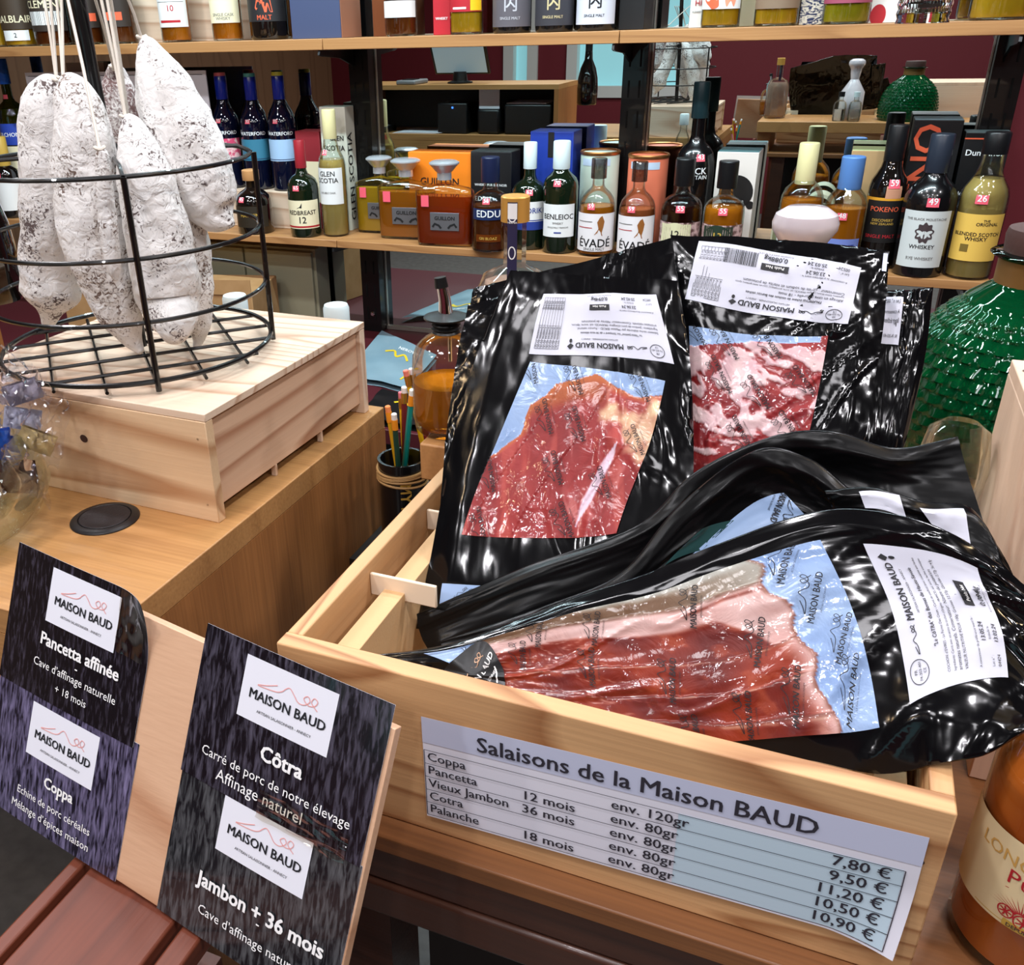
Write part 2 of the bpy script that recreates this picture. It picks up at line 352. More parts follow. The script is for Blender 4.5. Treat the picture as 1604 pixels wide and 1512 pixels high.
# ================================================================ COUNTERS
t = thing('oak_counter', 'oak veneered shop counter under the pine box and the glass bowl', 'counter', (-0.536, 0.49, 0))
XL = -2.9
MB().box((XL, 0, ZO - 0.03), (0, 0.568, ZO)).build('countertop', oak, t, bevel=0.0012)
MB().box((-0.018, 0.0, 0), (0, 0.568, ZO - 0.0302)).build('side_panel', oakv, t)
MB().box((XL, 0.0, 0.84), (-0.0185, 0.018, ZO - 0.0302)).build('front_panel', oak, t)
MB().box((XL, 0.55, 0.70), (-0.0185, 0.568, ZO - 0.0302)).build('back_panel', oak, t)
g = thing('cable_grommet', 'round black cable grommet set in the oak counter top', 'grommet', (-0.68, 0.662, ZO))
MB().lathe([(0.0365, 0.0), (0.0365, 0.0012), (0.034, 0.003), (0.0285, 0.0036), (0.0275, 0.002), (0.0, 0.002)], 48).build('ring', mat('grommet_black', (24, 22, 24), 0.4), g)
MB().lathe([(0.027, 0.0016), (0.027, 0.0034), (0.0265, 0.0038), (0.0, 0.0039)], 48).build('lid', mat('grommet_lid', (34, 31, 34), 0.5, bump=0.1, bscale=300), g)
MB().box((XL, 0.02, 0), (XL + 0.02, 0.548, ZO - 0.0302)).build('end_panel', oakv, t)
# back work shelf behind the counter
o = MB().box((-2.4, 1.062, 0.77), (-0.56, 1.36, 0.80)).build('work_shelf', mat('work_dark', (40, 36, 34), 0.6)); tag(o, 'dark work shelf behind the oak counter', 'shelf')
for x in (-2.38, -0.62): MB().box((x, 1.30, 0), (x + 0.04, 1.34, 0.77)).build('leg', blackmetal, o)
# dark table in front
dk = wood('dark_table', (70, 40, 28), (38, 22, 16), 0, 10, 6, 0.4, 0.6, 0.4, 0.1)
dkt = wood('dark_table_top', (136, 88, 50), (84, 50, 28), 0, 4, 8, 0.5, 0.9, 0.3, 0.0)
t = thing('dark_table', 'dark stained wooden table carrying the open pine crate', 'table', (0, 0, 0))
TX0, TX1, TY0, TY1 = -0.325, 0.85, 0.4165, 1.14
MB().box((TX0, TY0, ZC - 0.016), (TX1, TY1, ZC)).build('tabletop', dkt, t, bevel=0.0015)
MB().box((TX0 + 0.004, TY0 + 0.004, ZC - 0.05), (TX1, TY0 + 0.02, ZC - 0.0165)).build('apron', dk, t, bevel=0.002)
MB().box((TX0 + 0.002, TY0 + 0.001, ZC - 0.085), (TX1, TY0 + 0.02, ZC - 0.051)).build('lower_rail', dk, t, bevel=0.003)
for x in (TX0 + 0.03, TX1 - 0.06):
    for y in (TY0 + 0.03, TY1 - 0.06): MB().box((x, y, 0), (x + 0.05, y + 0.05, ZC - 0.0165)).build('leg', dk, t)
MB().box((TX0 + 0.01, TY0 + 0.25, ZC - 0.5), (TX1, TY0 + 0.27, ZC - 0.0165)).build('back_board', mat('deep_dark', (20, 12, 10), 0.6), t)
# raised oak table behind the crate
t = thing('raised_table', 'raised oak table behind the crate, under the pourer decanter', 'table', (-0.37, 0.808, 0))
oakr = wood('oak_raised', (186, 134, 82), (140, 92, 50), 1, 5, 6, 0.45, 0.6, 0.3)
MB().add([Vector((x, y, z)) for z in (ZR - .042, ZR) for x, y in ((0, 0), (.512, 0), (.512, .078), (1.2, .078), (1.2, .315), (0, .315))], [(5, 4, 3, 2, 1, 0), (6, 7, 8, 9, 10, 11)] + [(i, (i + 1) % 6, (i + 1) % 6 + 6, i + 6) for i in range(6)]).build('tabletop', oakr, t, bevel=0.002)
for x in (0.005, 1.13): MB().box((x, 0.02 if x < 1 else 0.09, ZC + 0.0005), (x + 0.05, 0.29, ZR - 0.0425)).build('leg', oakr, t)
# reddish slatted stool, lower left
red = wood('reddish_wood', (108, 54, 36), (66, 30, 20), 1, 10, 6, 0.45, 0.6, 0.4, 0.0)
t = thing('slatted_stool', 'reddish brown slatted wooden stool under the leaning sign board', 'stool', (0, 0, 0.9505))
for a, b in ((-0.452, -0.440), (-0.434, -0.347), (-0.340, -0.322)):
    MB().box((a, -0.10, -0.018), (b, 0.345, 0)).build('slat', red, t, bevel=0.002)
MB().box((-0.452, 0.10, -0.045), (-0.322, 0.13, -0.0185)).build('cross_rail', red, t)
MB().box((-0.448, -0.08, -0.08), (-0.326, 0.34, -0.0455)).build('apron', red, t)
for x in (-0.445, -0.365):
    for y in (-0.07, 0.29): MB().box((x, y, -0.950), (x + 0.04, y + 0.04, -0.0805)).build('leg', red, t)

# ================================================================ TILL (seen in the mirrors)
t = thing('till_cabinet', 'open oak till cabinet standing on the counter, seen in the mirror', 'cabinet', (-2.25, 0.74, ZO))
Wd = 1.02; Hc = 0.215
MB().box((0, 0, Hc - 0.02), (Wd, 0.32, Hc)).build('top', oak, t); MB().box((0, 0.0, 0.0005), (0.02, 0.32, Hc - 0.0205)).build('side', oakv, t)
MB().box((Wd - 0.02, 0, 0.0005), (Wd, 0.32, Hc - 0.0205)).build('side', oakv, t); MB().box((0.021, 0, 0.0005), (Wd - 0.021, 0.015, Hc - 0.0205)).build('back', mat('cab_dark', (30, 28, 28), 0.6), t)
zt = ZO + Hc
t = thing('till_tablet', 'black till tablet with grey screen on a round stand', 'tablet', (-1.75, 0.93, zt))
MB().lathe([(0.06, 0), (0.06, 0.006), (0.035, 0.012), (0.03, 0.05), (0.0, 0.05)], 28).build('stand', black, t)
R_ = Matrix.Translation((0, 0.0, 0.115)) @ Matrix.Rotation(math.radians(-28), 4, 'X')
MB().box((-0.14, -0.008, -0.085), (0.14, 0.008, 0.095), T=R_).build('body', black, t, bevel=0.004)
MB().box((-0.128, 0.0081, -0.075), (0.128, 0.0095, 0.085), T=R_).build('screen', mat('screen_grey', (150, 170, 182), 0.2, emit=0.5), t)
t = thing('card_reader', 'grey card reader lying beside the tablet', 'card reader', (-1.98, 0.97, zt)); MB().box((-0.05, -0.08, 0.0), (0.05, 0.08, 0.02)).build('body', mat('grey_plastic', (120, 120, 122), 0.4), t, bevel=0.006); MB().box((-0.03, -0.02, 0.0205), (0.03, 0.05, 0.023)).build('display', black, t)
t = thing('ticket_printer', 'black ticket printer inside the till cabinet', 'printer', (-1.75, 0.95, ZO)); MB().box((-0.075, -0.1, 0), (0.075, 0.09, 0.135)).build('body', black, t, bevel=0.006); MB().box((0.0, 0.0905, 0.112), (0.008, 0.093, 0.12)).build('lamp', mat('blue_led', (60, 120, 255), 0.3, emit=3), t)
t = thing('label_printer', 'small black label printer with paper strip in the till cabinet', 'printer', (-1.57, 0.95, ZO)); MB().box((-0.055, -0.09, 0), (0.055, 0.09, 0.11)).build('body', black, t, bevel=0.012); MB().box((-0.05, 0.07, 0.1105), (0.05, 0.0715, 0.2)).build('paper', PAPER(), t)
t = thing('document_printer', 'wide black document printer in the till cabinet', 'printer', (-1.39, 0.93, ZO)); MB().box((-0.105, -0.13, 0), (0.12, 0.1, 0.13)).build('body', black, t, bevel=0.008); MB().box((-0.1, -0.1, 0.131), (0.09, 0.08, 0.135)).build('paper', PAPER(), t)
for i in range(3): tag(MB().box((-2.06 + 0.012 * i, 0.86, ZO + 0.002 * i + 0.0004), (-1.83 + 0.014 * i, 1.05, ZO + 0.002 * i + 0.0016)).build('paper_sheet', PAPER(), rz=0), 'loose white paper sheet in the till cabinet, ' + ('bottom of the pile', 'middle of the pile', 'top of the pile')[i], 'paper', 'paper sheets by the till')
t = thing('cordless_phone', 'black cordless phone in the till cabinet', 'phone', (-2.12, 0.98, ZO)); MB().box((-0.025, -0.06, 0), (0.025, 0.06, 0.03)).build('handset', black, t, bevel=0.006); MB().box((-0.018, 0.0, 0.0302), (0.018, 0.04, 0.0315)).build('display', mat('grey_plastic'), t)
# ================================================================ BOTTLES AND CARTONS ON THE SHELVES
clear = glass('clear_glass', (244, 250, 248))
greenglass = glass('olive_glass', (120, 140, 70))
darkglass = mat('dark_bottle_glass', (16, 12, 10), 0.06, coat=1.0)
blackglass = mat('black_bottle_glass', (10, 10, 12), 0.22, coat=0.6)
blueglass = mat('midnight_glass', (8, 12, 34), 0.05, coat=1.0)
dgreen = mat('dark_green_glass', (14, 26, 14), 0.06, coat=1.0)
def spirit(name, col, dens=0.4): return mat('spirit_' + name, col, 0.02, trans=dens, ior=1.34)
amber = spirit('amber', (232, 132, 28)); gold = spirit('gold', (255, 196, 44)); straw = spirit('straw', (255, 214, 126), 0.6); russet = spirit('russet', (190, 66, 14)); brown = spirit('brown', (124, 60, 22))
tagm = mat('pink_price_tag', (236, 92, 110), 0.55); whitem = mat('white_ink', (238, 238, 238), 0.55)
SHAPES = {  # (height fraction, radius fraction)
 'malt': [(0, .88), (.008, .97), (.03, 1), (.56, 1), (.60, .985), (.64, .92), (.68, .78), (.72, .6), (.76, .46), (.80, .4), (.97, .37), (1, .37)],
 'slim': [(0, .88), (.008, .97), (.03, 1), (.60, 1), (.64, .97), (.68, .86), (.71, .66), (.74, .48), (.78, .41), (.97, .38), (1, .38)],
 'wide': [(0, .9), (.01, .97), (.04, 1), (.50, 1), (.55, .97), (.60, .86), (.635, .66), (.66, .42), (.70, .33), (.97, .31), (1, .31)],
 'dome': [(0, .88), (.01, .97), (.03, 1), (.46, 1), (.54, .97), (.60, .88), (.66, .66), (.70, .42), (.73, .33), (.97, .3), (1, .3)],
 'bell': [(0, .85), (.008, .93), (.03, .96), (.30, .98), (.52, 1), (.58, .97), (.64, .84), (.68, .62), (.71, .46), (.74, .4), (.97, .36), (1, .36)],
 'taper': [(0, .86), (.01, .95), (.03, .97), (.5, 1), (.58, .98), (.63, .9), (.67, .74), (.72, .56), (.8, .44), (.97, .38), (1, .38)],
}
def rad_at(shape, t):
    p = SHAPES[shape]
    for (a, ra), (b, rb) in zip(p, p[1:]):
        if a <= t <= b: return ra + (rb - ra) * (t - a) / max(b - a, 1e-6)
    return p[-1][1]
def cyl_fn(r, z0, ang=0.0):
    """frame wrapped round an upright cylinder: x along the arc seen from the front, y up"""
    def f(x, y):
        rr = r(y) if callable(r) else r
        a = -PI / 2 + ang + x / (r(0) if callable(r) else r); return Vector((rr * math.cos(a), rr * math.sin(a), z0 + y))
    return f
def face_yaw(x, y): return math.atan2(EYE.x - x, y - EYE.y)       # turn of a front that looks at the shopper
def bottle(label, base, top, wpx, shape, body, liquid=None, level=0.55, cap=None, capt=0.84, labels=(), price=None, zb=ZM, Y=None, seg=32, group=None, turn=None, name='bottle', fullr=None, H=None, capk=1.12, cat='bottle'):
    if len(base) > 2: Y = base[2]
    P = at_z(base[0], base[1], zb) if Y is None else at_y(base[0], base[1], Y)
    if Y is not None: P.z = zb
    r = fullr or wpx / 2 * depth(P) / FPX
    if H is None:
        T = at_y(top[0], top[1], P.y); H = T.z - zb
    rz = face_yaw(P.x, P.y) * 0.6 if turn is None else turn
    o = thing(name, label, cat, (P.x, P.y, zb), 0, group)
    prof = [(k * r, t * H) for t, k in SHAPES[shape]]
    MB().lathe(prof, seg).build('glass', body, o)
    if liquid:
        pr = [(k * r * 0.93, max(t * H, 0.006)) for t, k in SHAPES[shape] if t < level]; pr.append((rad_at(shape, level) * r * 0.93, level * H))
        MB().lathe(pr, seg).build('spirit', liquid, o)
    if cap:
        rc = rad_at(shape, min(capt + 0.05, 1)) * r * capk
        MB().lathe([(rc * 0.98, capt * H), (rc, capt * H + 0.001), (rc, H * 0.995), (rc * 0.93, H * 1.004), (0, H * 1.004)], 24).build('cap', cap, o)
    for L in labels:
        t0, t1, half, m = L['t0'], L['t1'], L.get('half', 1.1), L['m']
        R = lambda y, t0=t0: rad_at(shape, min(1, t0 + y / H)) * r + 0.0006
        f = cyl_fn(R, t0 * H, L.get('ang', 0) + rz); r0 = R(0); hh = (t1 - t0) * H
        nv = 8
        lb = MB(); lb.grid(lambda u, v: f((u * 2 - 1) * half * r0, v * hh), 24, nv); lo = lb.build(L.get('name', 'label'), m, o)
        R2 = lambda y, t0=t0: rad_at(shape, min(1, t0 + y / H)) * r + 0.0011
        f2 = cyl_fn(R2, t0 * H, L.get('ang', 0) + rz)
        if L.get('tx'):
            tm = {}
            for tx in L['tx']:
                s, y, wd = tx[0], tx[1], tx[2]; cm = tx[3] if len(tx) > 3 else INK(); rot = tx[4] if len(tx) > 4 else 0
                b = tm.setdefault(cm.name, (MB(), cm))[0]; x1 = text2d(s, 0.012)[2]
                put_text(b, s, (tx[5] if len(tx) > 5 else 0) * half * r0, y * hh, wd * 2 * half * r0 / x1, f2, 'c', 0.012, rot)
            for b, cm in tm.values(): b.build('lettering', cm, lo, smooth=False)
        for bd in L.get('bands', ()):
            b = MB(); x0, x1_ = bd[3:5] if len(bd) > 3 else (-1, 1)
            b.grid(lambda u, v: f2((x0 + (x1_ - x0) * u) * half * r0, (bd[0] + (bd[1] - bd[0]) * v) * hh), 16, 2); b.build('label_band', bd[2], lo)
        for bl in L.get('blobs', ()):            # drawn figures: lists of 2-d outlines
            b = MB(); pts, cm = bl; c = (sum(p[0] for p in pts) / len(pts), sum(p[1] for p in pts) / len(pts)); n = len(pts)
            b.add([f2(p[0] * half * r0, p[1] * hh) for p in pts] + [f2(c[0] * half * r0, c[1] * hh)], [(i, (i + 1) % n, n) for i in range(n)]); b.build('drawing', cm, lo, smooth=False)
    if price:
        t, ang, wd = price[:3]; ang += rz; R = lambda y: rad_at(shape, min(1, t + y / H)) * r + 0.0016
        f = cyl_fn(R, t * H, ang); b = MB(); b.grid(lambda u, v: f((u - .5) * wd, v * wd * 0.75), 6, 4); po = b.build('price_tag', tagm, o)
        if len(price) > 3:
            f3 = cyl_fn(lambda y: R(y) + 0.0005, t * H, ang); b = MB(); put_text(b, price[3], 0, wd * 0.22, wd * 0.75 / text2d(price[3])[2], f3, 'c', 0.01); b.build('lettering', whitem, po, smooth=False)
    return o
def carton(label, x0, x1, ytop, yb, Yf, d, m, zb=ZM, texts=(), top_m=None, side_m=None, rz=0.0, name='carton', group=None, H=None, panels=(), cat='box', side_texts=()):
    """upright gift carton: x0,x1 the photo columns of its front, Yf the depth of that front"""
    A, B = at_y(x0, yb, Yf), at_y(x1, yb, Yf); wd = B.x - A.x
    if H is None: H = at_y((x0 + x1) / 2, ytop, Yf).z - zb
    o = thing(name, label, cat, (A.x, Yf, zb), rz, group)
    MB().box((0, 0, 0), (wd, d, H)).build('box', m, o, bevel=0.0012)
    if top_m: MB().box((0.001, 0.001, H + 0.0002), (wd - 0.001, d - 0.001, H + 0.0012)).build('lid', top_m, o)
    f = lambda x, y: Vector((x * wd, -0.0006, y * H)); f2 = lambda x, y: Vector((x * wd, -0.0012, y * H))
    for p in panels:
        b = MB(); rect(b, p[0], p[1], p[2], p[3], f); b.build('printed_panel', p[4], o, smooth=False)
    g = {}
    for tx in texts:
        s, x, y, ww = tx[:4]; cm = tx[4] if len(tx) > 4 else INK(); rot = tx[5] if len(tx) > 5 else 0
        b = g.setdefault(cm.name, (MB(), cm))[0]; fr = lambda a, c: Vector((a, -0.0014, c))
        put_text(b, s, x * wd, y * H, ww * (H if rot else wd) / text2d(s, .012)[2], fr, 'c', 0.012, rot)
    for b, cm in g.values(): b.build('lettering', cm, o, smooth=False)
    for tx in side_texts:
        s, x, y, ww = tx[:4]; cm = tx[4] if len(tx) > 4 else INK()
        b = MB(); fr = lambda a, c: Vector((wd + 0.0008, a, c)); put_text(b, s, x * d, y * H, ww * H / text2d(s, .012)[2], fr, 'c', 0.012, PI / 2); b.build('lettering', cm, o, smooth=False)
    return o
def pm(n, c=(128, 128, 128), r=0.5, **k): return mat(n, c, r, **k)
cream = pm('cream_paper', (236, 222, 186)); whitep = pm('label_white', (232, 230, 228)); blackp = pm('label_black', (24, 22, 22)); blackcap = pm('cap_black', (20, 20, 22), 0.35); whitecap = pm('cap_white', (222, 236, 238), 0.35); creamcap = pm('cap_cream', (226, 214, 160), 0.4)
redi = pm('red_ink', (176, 34, 44)); goldi = pm('gold_ink', (196, 158, 70), 0.4); bluei = pm('blue_ink', (40, 60, 140)); greyi = pm('grey_ink', (120, 118, 116)); orangei = pm('orange_ink', (226, 96, 62))

# ---- pine riser at the left with what stands on it
A = at_y(456, 330, 2.545)
o = MB().box((-1.3, 0, 0), (0, 0.11, 0.112)).build('wooden_riser', pine, bevel=0.002, loc=(A.x, 2.545, ZM)); tag(o, 'low pine riser box carrying the blue-necked bottles', 'riser')
ZW = ZM + 0.1125
wf_lab = pm('pink_art', (214, 90, 120)); 
cob = pm('cobalt_capsule', (24, 44, 160), 0.2, coat=0.5)
for px, bp, tp, wax, lm, lb in ((364, 289, 119, (226, 110, 116), noisy('pink_art_paper', (232, 190, 190), (206, 66, 104), 60, 0.5, lo=.45, hi=.55), 'pink wax top and pink painted label'),
                        (408, 290, 120, (92, 180, 172), pm('teal_paper', (52, 116, 142)), 'teal wax top and dark teal label'),
                        (450, 291, 118, (216, 210, 70), pm('pale_blue_paper', (160, 190, 222)), 'yellow wax top and pale blue label')):
    b = bottle('midnight blue whisky bottle with ' + lb, (px, bp), (px, tp), 43, 'malt', blueglass, cap=cob, capt=0.80, capk=1.1, zb=ZW, Y=2.60, group='midnight blue bottles on the riser', price=(0.60, -0.25, 0.016, '95'), labels=(
        {'t0': .27, 't1': .46, 'half': 1.25, 'm': lm, 'bands': ((.06, .09, pm('navy_line', (30, 40, 80))),)}, {'t0': .485, 't1': .545, 'half': 1.25, 'm': blueglass, 'name': 'name_band', 'tx': (('WATERFORD', .2, .8, whitem),)}))
    rr = 43 / 2 * 2.64 / FPX * 0.42
    H = at_y(px, tp, 2.60).z - ZW
    MB().lathe([(rr * 1.05, H * 0.975), (rr * 1.1, H), (rr * 1.05, H * 1.03), (0, H * 1.032)], 20).build('wax_top', pm('wax_%d' % px, wax, 0.35), b)
bottle('whisky bottle with blue foil top and blue label left of the salami rack', (36, 262), (33, 92), 42, 'wide', greenglass, straw, .6, pm('blue_foil', (30, 100, 214), 0.35, bump=.3, bscale=120), .80, zb=ZW, Y=2.60, capk=1.25, price=(.68, -.2, .018),
       labels=({'t0': .30, 't1': .48, 'half': 1.3, 'm': pm('royal_paper', (40, 66, 160)), 'tx': (('KILCHOMAN', .4, .85, whitem),)}, {'t0': .10, 't1': .29, 'half': 1.2, 'm': cream}))
bottle('dark bottle with white label below the blue-foil bottle', (24, 338, 2.485), (24, 215), 40, 'wide', darkglass, cap=goldi, capt=.62, capk=1.3, labels=({'t0': .1, 't1': .5, 'half': 1.2, 'm': whitep},), price=(.52, -.3, .018))
bottle('dark blue bottle at the left end of the shelf', (-22, 338, 2.485), (-22, 150), 36, 'malt', blueglass, cap=cob, capt=.8)
# white card on the riser
sgn = thing('shelf_sign', 'white shelf sign with a ruled table behind the hanging salamis', 'sign', at_y(190, 180, 2.55), 0)
w2 = at_y(330, 180, 2.55).x - at_y(52, 180, 2.55).x; h2 = at_y(190, 112, 2.55).z - ZW - 0.11
sgn.location = (at_y(52, 180, 2.55).x, 2.55, ZW)
MB().box((0, 0, 0), (w2, 0.004, h2 + 0.11)).build('board', PAPER(), sgn)
f = lambda x, y: Vector((x, -0.0008, y)); b = MB(); hh = h2 + 0.11; s_ = 'Saucisson de la Maison BAUD'
put_text(b, s_, w2 / 2, hh - 0.105, w2 * 0.92 / text2d(s_)[2], f, 'c', 0.01)
for y in (hh - 0.125, hh - 0.165, hh - 0.205): rect(b, 0.02, y, w2 - 0.01, y + 0.0018, f)
rect(b, 0.012, hh - 0.012, w2 - 0.012, hh - 0.0105, f); b.build('lettering', INK(), sgn, smooth=False)
o = MB().box((0, 0, 0), (0.16, 0.02, h2 + .135)).build('wooden_block', pine, loc=(at_y(112, 140, 2.64).x, 2.635, ZW)); tag(o, 'pale pine block behind the white shelf sign', 'block')

# ---- lower shelf, left to right
b = bottle('squat black bottle with wooden stopper in front of the riser', (403, 372, 2.482), (392, 266), 56, 'dome', darkglass, cap=wood('cork_wood', (206, 150, 96), (170, 112, 66), 2), capt=.84, capk=1.5, price=(.52, -.5, .02, '45'), labels=({'t0': .12, 't1': .46, 'half': 1.0, 'm': pm('dark_gold_label', (44, 36, 26)), 'tx': (('HAWKINS', .5, .6, goldi),)},))
bottle('dark green whiskey bottle with red capsule and cream 12 label', (481, 374, 2.478), (474, 220), 48, 'wide', dgreen, cap=pm('red_foil', (160, 40, 50), 0.3), capt=.72, capk=1.1, price=(.50, -.25, .02, '65'),
       labels=({'t0': .10, 't1': .40, 'half': 1.25, 'm': cream, 'tx': (('REDBREAST', .5, .78), ('12', .2, .22)), 'bands': ((.04, .10, redi),), 'blobs': (([(-.25, .72), (-.05, .78), (.05, .92), (.02, .74)], INK()),)},))
carton('deep red whiskey carton with cream panel behind the green bottle', 474, 510, 206, 350, 2.575, 0.07, pm('maroon_card', (142, 40, 48)), texts=(('12', .62, .3, .3),), panels=((.36, .28, 1, .7, cream),))
bottle('pale gold whisky bottle with cream top and white label', (528, 374, 2.508), (511, 172), 42, 'taper', clear, straw, .62, creamcap, .78, price=(.66, -.5, .018, '51'), capk=1.15,
       labels=({'t0': .27, 't1': .56, 'half': 1.2, 'm': whitep, 'ang': -.25, 'tx': (('GLEN', .78, .5), ('SCOTIA', .6, .7), ('DOUBLE CASK', .3, .5, greyi))},))
carton('tall white whisky carton with black lettering by the upright', 513, 551, 168, 352, 2.575, 0.057, pm('carton_ivory', (222, 222, 206)), top_m=pm('mint_white', (206, 232, 220)), texts=(('GLEN', .62, .74, .55), ('SCOTIA', .5, .66, .85), ('DOUBLE CASK', .6, .52, .6, greyi)), side_texts=(('GLEN SCOTIA', .58, .44, .72, INK()),))
def decanter(label, px0, px1, yb, yt, liq, Y):
    A, B = at_y(px0, yb, Y), at_y(px1, yb, Y); wd = B.x - A.x; H = at_y((px0 + px1) / 2, yt, Y).z - ZM; d = wd * .32
    o = thing('square_decanter', label, 'bottle', ((A.x + B.x) / 2, Y + d / 2, ZM), 0.08, 'square silver-stoppered decanters')
    def ring(hx, hy, z, n=28, e=4.0):
        out = []
        for k in range(n):
            a = 2 * PI * k / n; c, s = math.cos(a), math.sin(a); out.append(Vector((hx * abs(c) ** (2 / e) * (1 if c > 0 else -1), hy * abs(s) ** (2 / e) * (1 if s > 0 else -1), z)))
        return out
    bh = H * .66; hx, hy = wd / 2, d / 2
    rn = lambda k: [ring(hx * a * k, hy * b_ * k, z) for a, b_, z in ((.92, .9, 0.0005), (.95, .95, .004), (1, 1, bh * .96), (.97, .97, bh))]
    sh = [ring(hx * .8, hy * .85, bh + H * .03), ring(hx * .4, hy * .7, bh + H * .06, e=2.6), ring(hx * .22, hy * .5, bh + H * .08, e=2), ring(hx * .2, hx * .2, bh + H * .1, e=2), ring(hx * .2, hx * .2, H * .8, e=2)]
    MB().loops(rn(1) + sh).build('glass', clear, o)
    lv = [ring(hx * .95, hy * .92, 0.008), ring(hx * .955, hy * .93, 0.012), ring(hx * .955, hy * .93, bh * .9)]
    MB().loops(lv).build('spirit', liq, o)
    MB().lathe([(hx * .24, H * .78), (hx * .24, H * .86), (hx * .3, H * .88), (hx * .42, H * .93), (hx * .5, H * .96), (hx * .5, H * .975), (hx * .4, H * .995), (0, H)], 24).build('stopper', mat('stopper_silver', (226, 230, 236), .25, .6), o)
    lb = MB(); lb.box((-hx * .42, -hy - .0015, bh * .30), (hx * .58, -hy - .0004, bh * .62)); lo = lb.build('plate', mat('plate_silver', (150, 150, 156), 0.35, 0.8), o, bevel=.0004)
    t_ = MB(); put_text(t_, 'GUILLON', hx * .08, bh * .49, hx * .7 / text2d('GUILLON', .02)[2], lambda x, y: Vector((x, -hy - .0022, y)), 'c', .02)
    for sx in (-1, 1): strip2d(t_, [(hx * .08 + sx * hx * .42, bh * .36), (hx * .08 + sx * hx * .34, bh * .42), (hx * .08 + sx * hx * .2, bh * .39), (hx * .08 + sx * hx * .12, bh * .34)], hx * .07, lambda x, y: Vector((x, -hy - .0022, y)))
    t_.build('lettering', INK(), lo, smooth=False)
    p = MB().box((-hx * .72, -hy - .0015, bh * .72), (-hx * .46, -hy - .0004, bh * .92)).build('price_tag', tagm, o)
    return o
decanter('square decanter of yellow spirit, leftmost of the three silver-stoppered', 558, 630, 374, 246, gold, 2.556)
decanter('square decanter of amber spirit, middle of the three silver-stoppered', 592, 676, 382, 250, amber, 2.496)
decanter('square decanter of dark russet spirit, rightmost of the three silver-stoppered', 650, 736, 386, 253, russet, 2.437)
carton('bright orange carton behind the square decanters', 643, 738, 239, 350, 2.575, 0.07, pm('orange_card', (240, 130, 28)), texts=(('GUILLON', .5, .62, .62),), group=None)
bottle('whisky bottle with dark blue cap and oval name badge', (768, 390), (767, 246), 58, 'wide', clear, brown, .50, pm('cap_navy', (26, 34, 66), 0.35), .74, capk=1.5, price=(.53, -.1, .02, '56'),
       labels=({'t0': .36, 't1': .48, 'half': .95, 'm': pm('navy_oval', (30, 44, 84), 0.3), 'name': 'badge', 'tx': (('EDDU', .25, .7, whitem),)}, {'t0': .12, 't1': .20, 'half': .7, 'm': brown, 'name': 'print', 'tx': (('GRI BLOAZ', .3, .7, goldi),)}))
carton('black whisky carton behind the oval-badge bottle', 738, 800, 238, 350, 2.565, 0.08, pm('black_card', (26, 26, 28), 0.4), top_m=pm('dark_lid', (46, 54, 54), .4), texts=(('WHISKY PUR BLE NOIR', .5, .62, .8, whitem), ('EDDU', .3, .45, .4, whitem)), rz=0.0)
bottle('dark whisky bottle with white cap and blue and white label', (828, 384, 2.505), (822, 223), 55, 'wide', dgreen, cap=whitecap, capt=.76, capk=1.15, price=(.53, .1, .02, '62'), labels=({'t0': .2, 't1': .47, 'half': 1.25, 'm': whitep, 'tx': (('ARMORIK', .6, .7, bluei),), 'bands': ((0, .3, bluei), (.33, .36, bluei))},))
carton('royal blue whisky carton between the white-capped bottles', 828, 893, 207, 350, 2.565, 0.09, pm('royal_card', (34, 58, 150), .4), top_m=pm('royal_lid', (58, 90, 190), .4), texts=(('ARMORIK', .5, .42, .85, whitem),), panels=((.42, .78, .56, 1, blackp),))
bottle('tall dark whisky bottle with white cap and white square label', (875, 391, 2.48), (877, 221), 53, 'slim', dgreen, cap=whitecap, capt=.76, capk=1.2, price=(.62, -.1, .02, '70'), labels=({'t0': .16, 't1': .46, 'half': 1.05, 'm': whitep, 'tx': (('BENLEIOC', .55, .9), ('WHISKY', .4, .3, greyi), ('SINGLE MALT FRANCAIS', .28, .6, greyi)), 'bands': ((.12, .16, bluei, -.2, .2),)},))
for px0, px1, yt, cc, lb in ((906, 971, 235, (206, 222, 206), 'pale green round tin with copper rim'), (978, 1046, 240, (234, 124, 92), 'coral round tin with copper rim')):
    A, B = at_y(px0, 340, 2.6), at_y(px1, 340, 2.6); r = (B.x - A.x) / 2 * .88; H = at_y((px0 + px1) / 2, yt, 2.6).z - ZM
    o = thing('round_tin', lb + ' on the lower shelf', 'tin', ((A.x + B.x) / 2, 2.578, ZM), 0, 'round whisky tins')
    MB().lathe([(r, 0), (r, H - .002)], 40).build('tube', pm('tin_%d' % px0, cc), o)
    MB().lathe([(r * 1.03, H - .006), (r * 1.05, H), (r * 1.0, H + .003), (r * .92, H + .001), (r * .9, H - .006), (0, H - .006)], 40).build('rim', mat('copper', (206, 140, 84), .3, .9), o)
    f = cyl_fn(r + .0006, H - .032); lb_ = MB(); lb_.grid(lambda u, v: f((u - .5) * 1.6 * r, v * .018), 16, 1); lb_.build('tax_strip', pm('strip_blue', (190, 206, 226)), o)
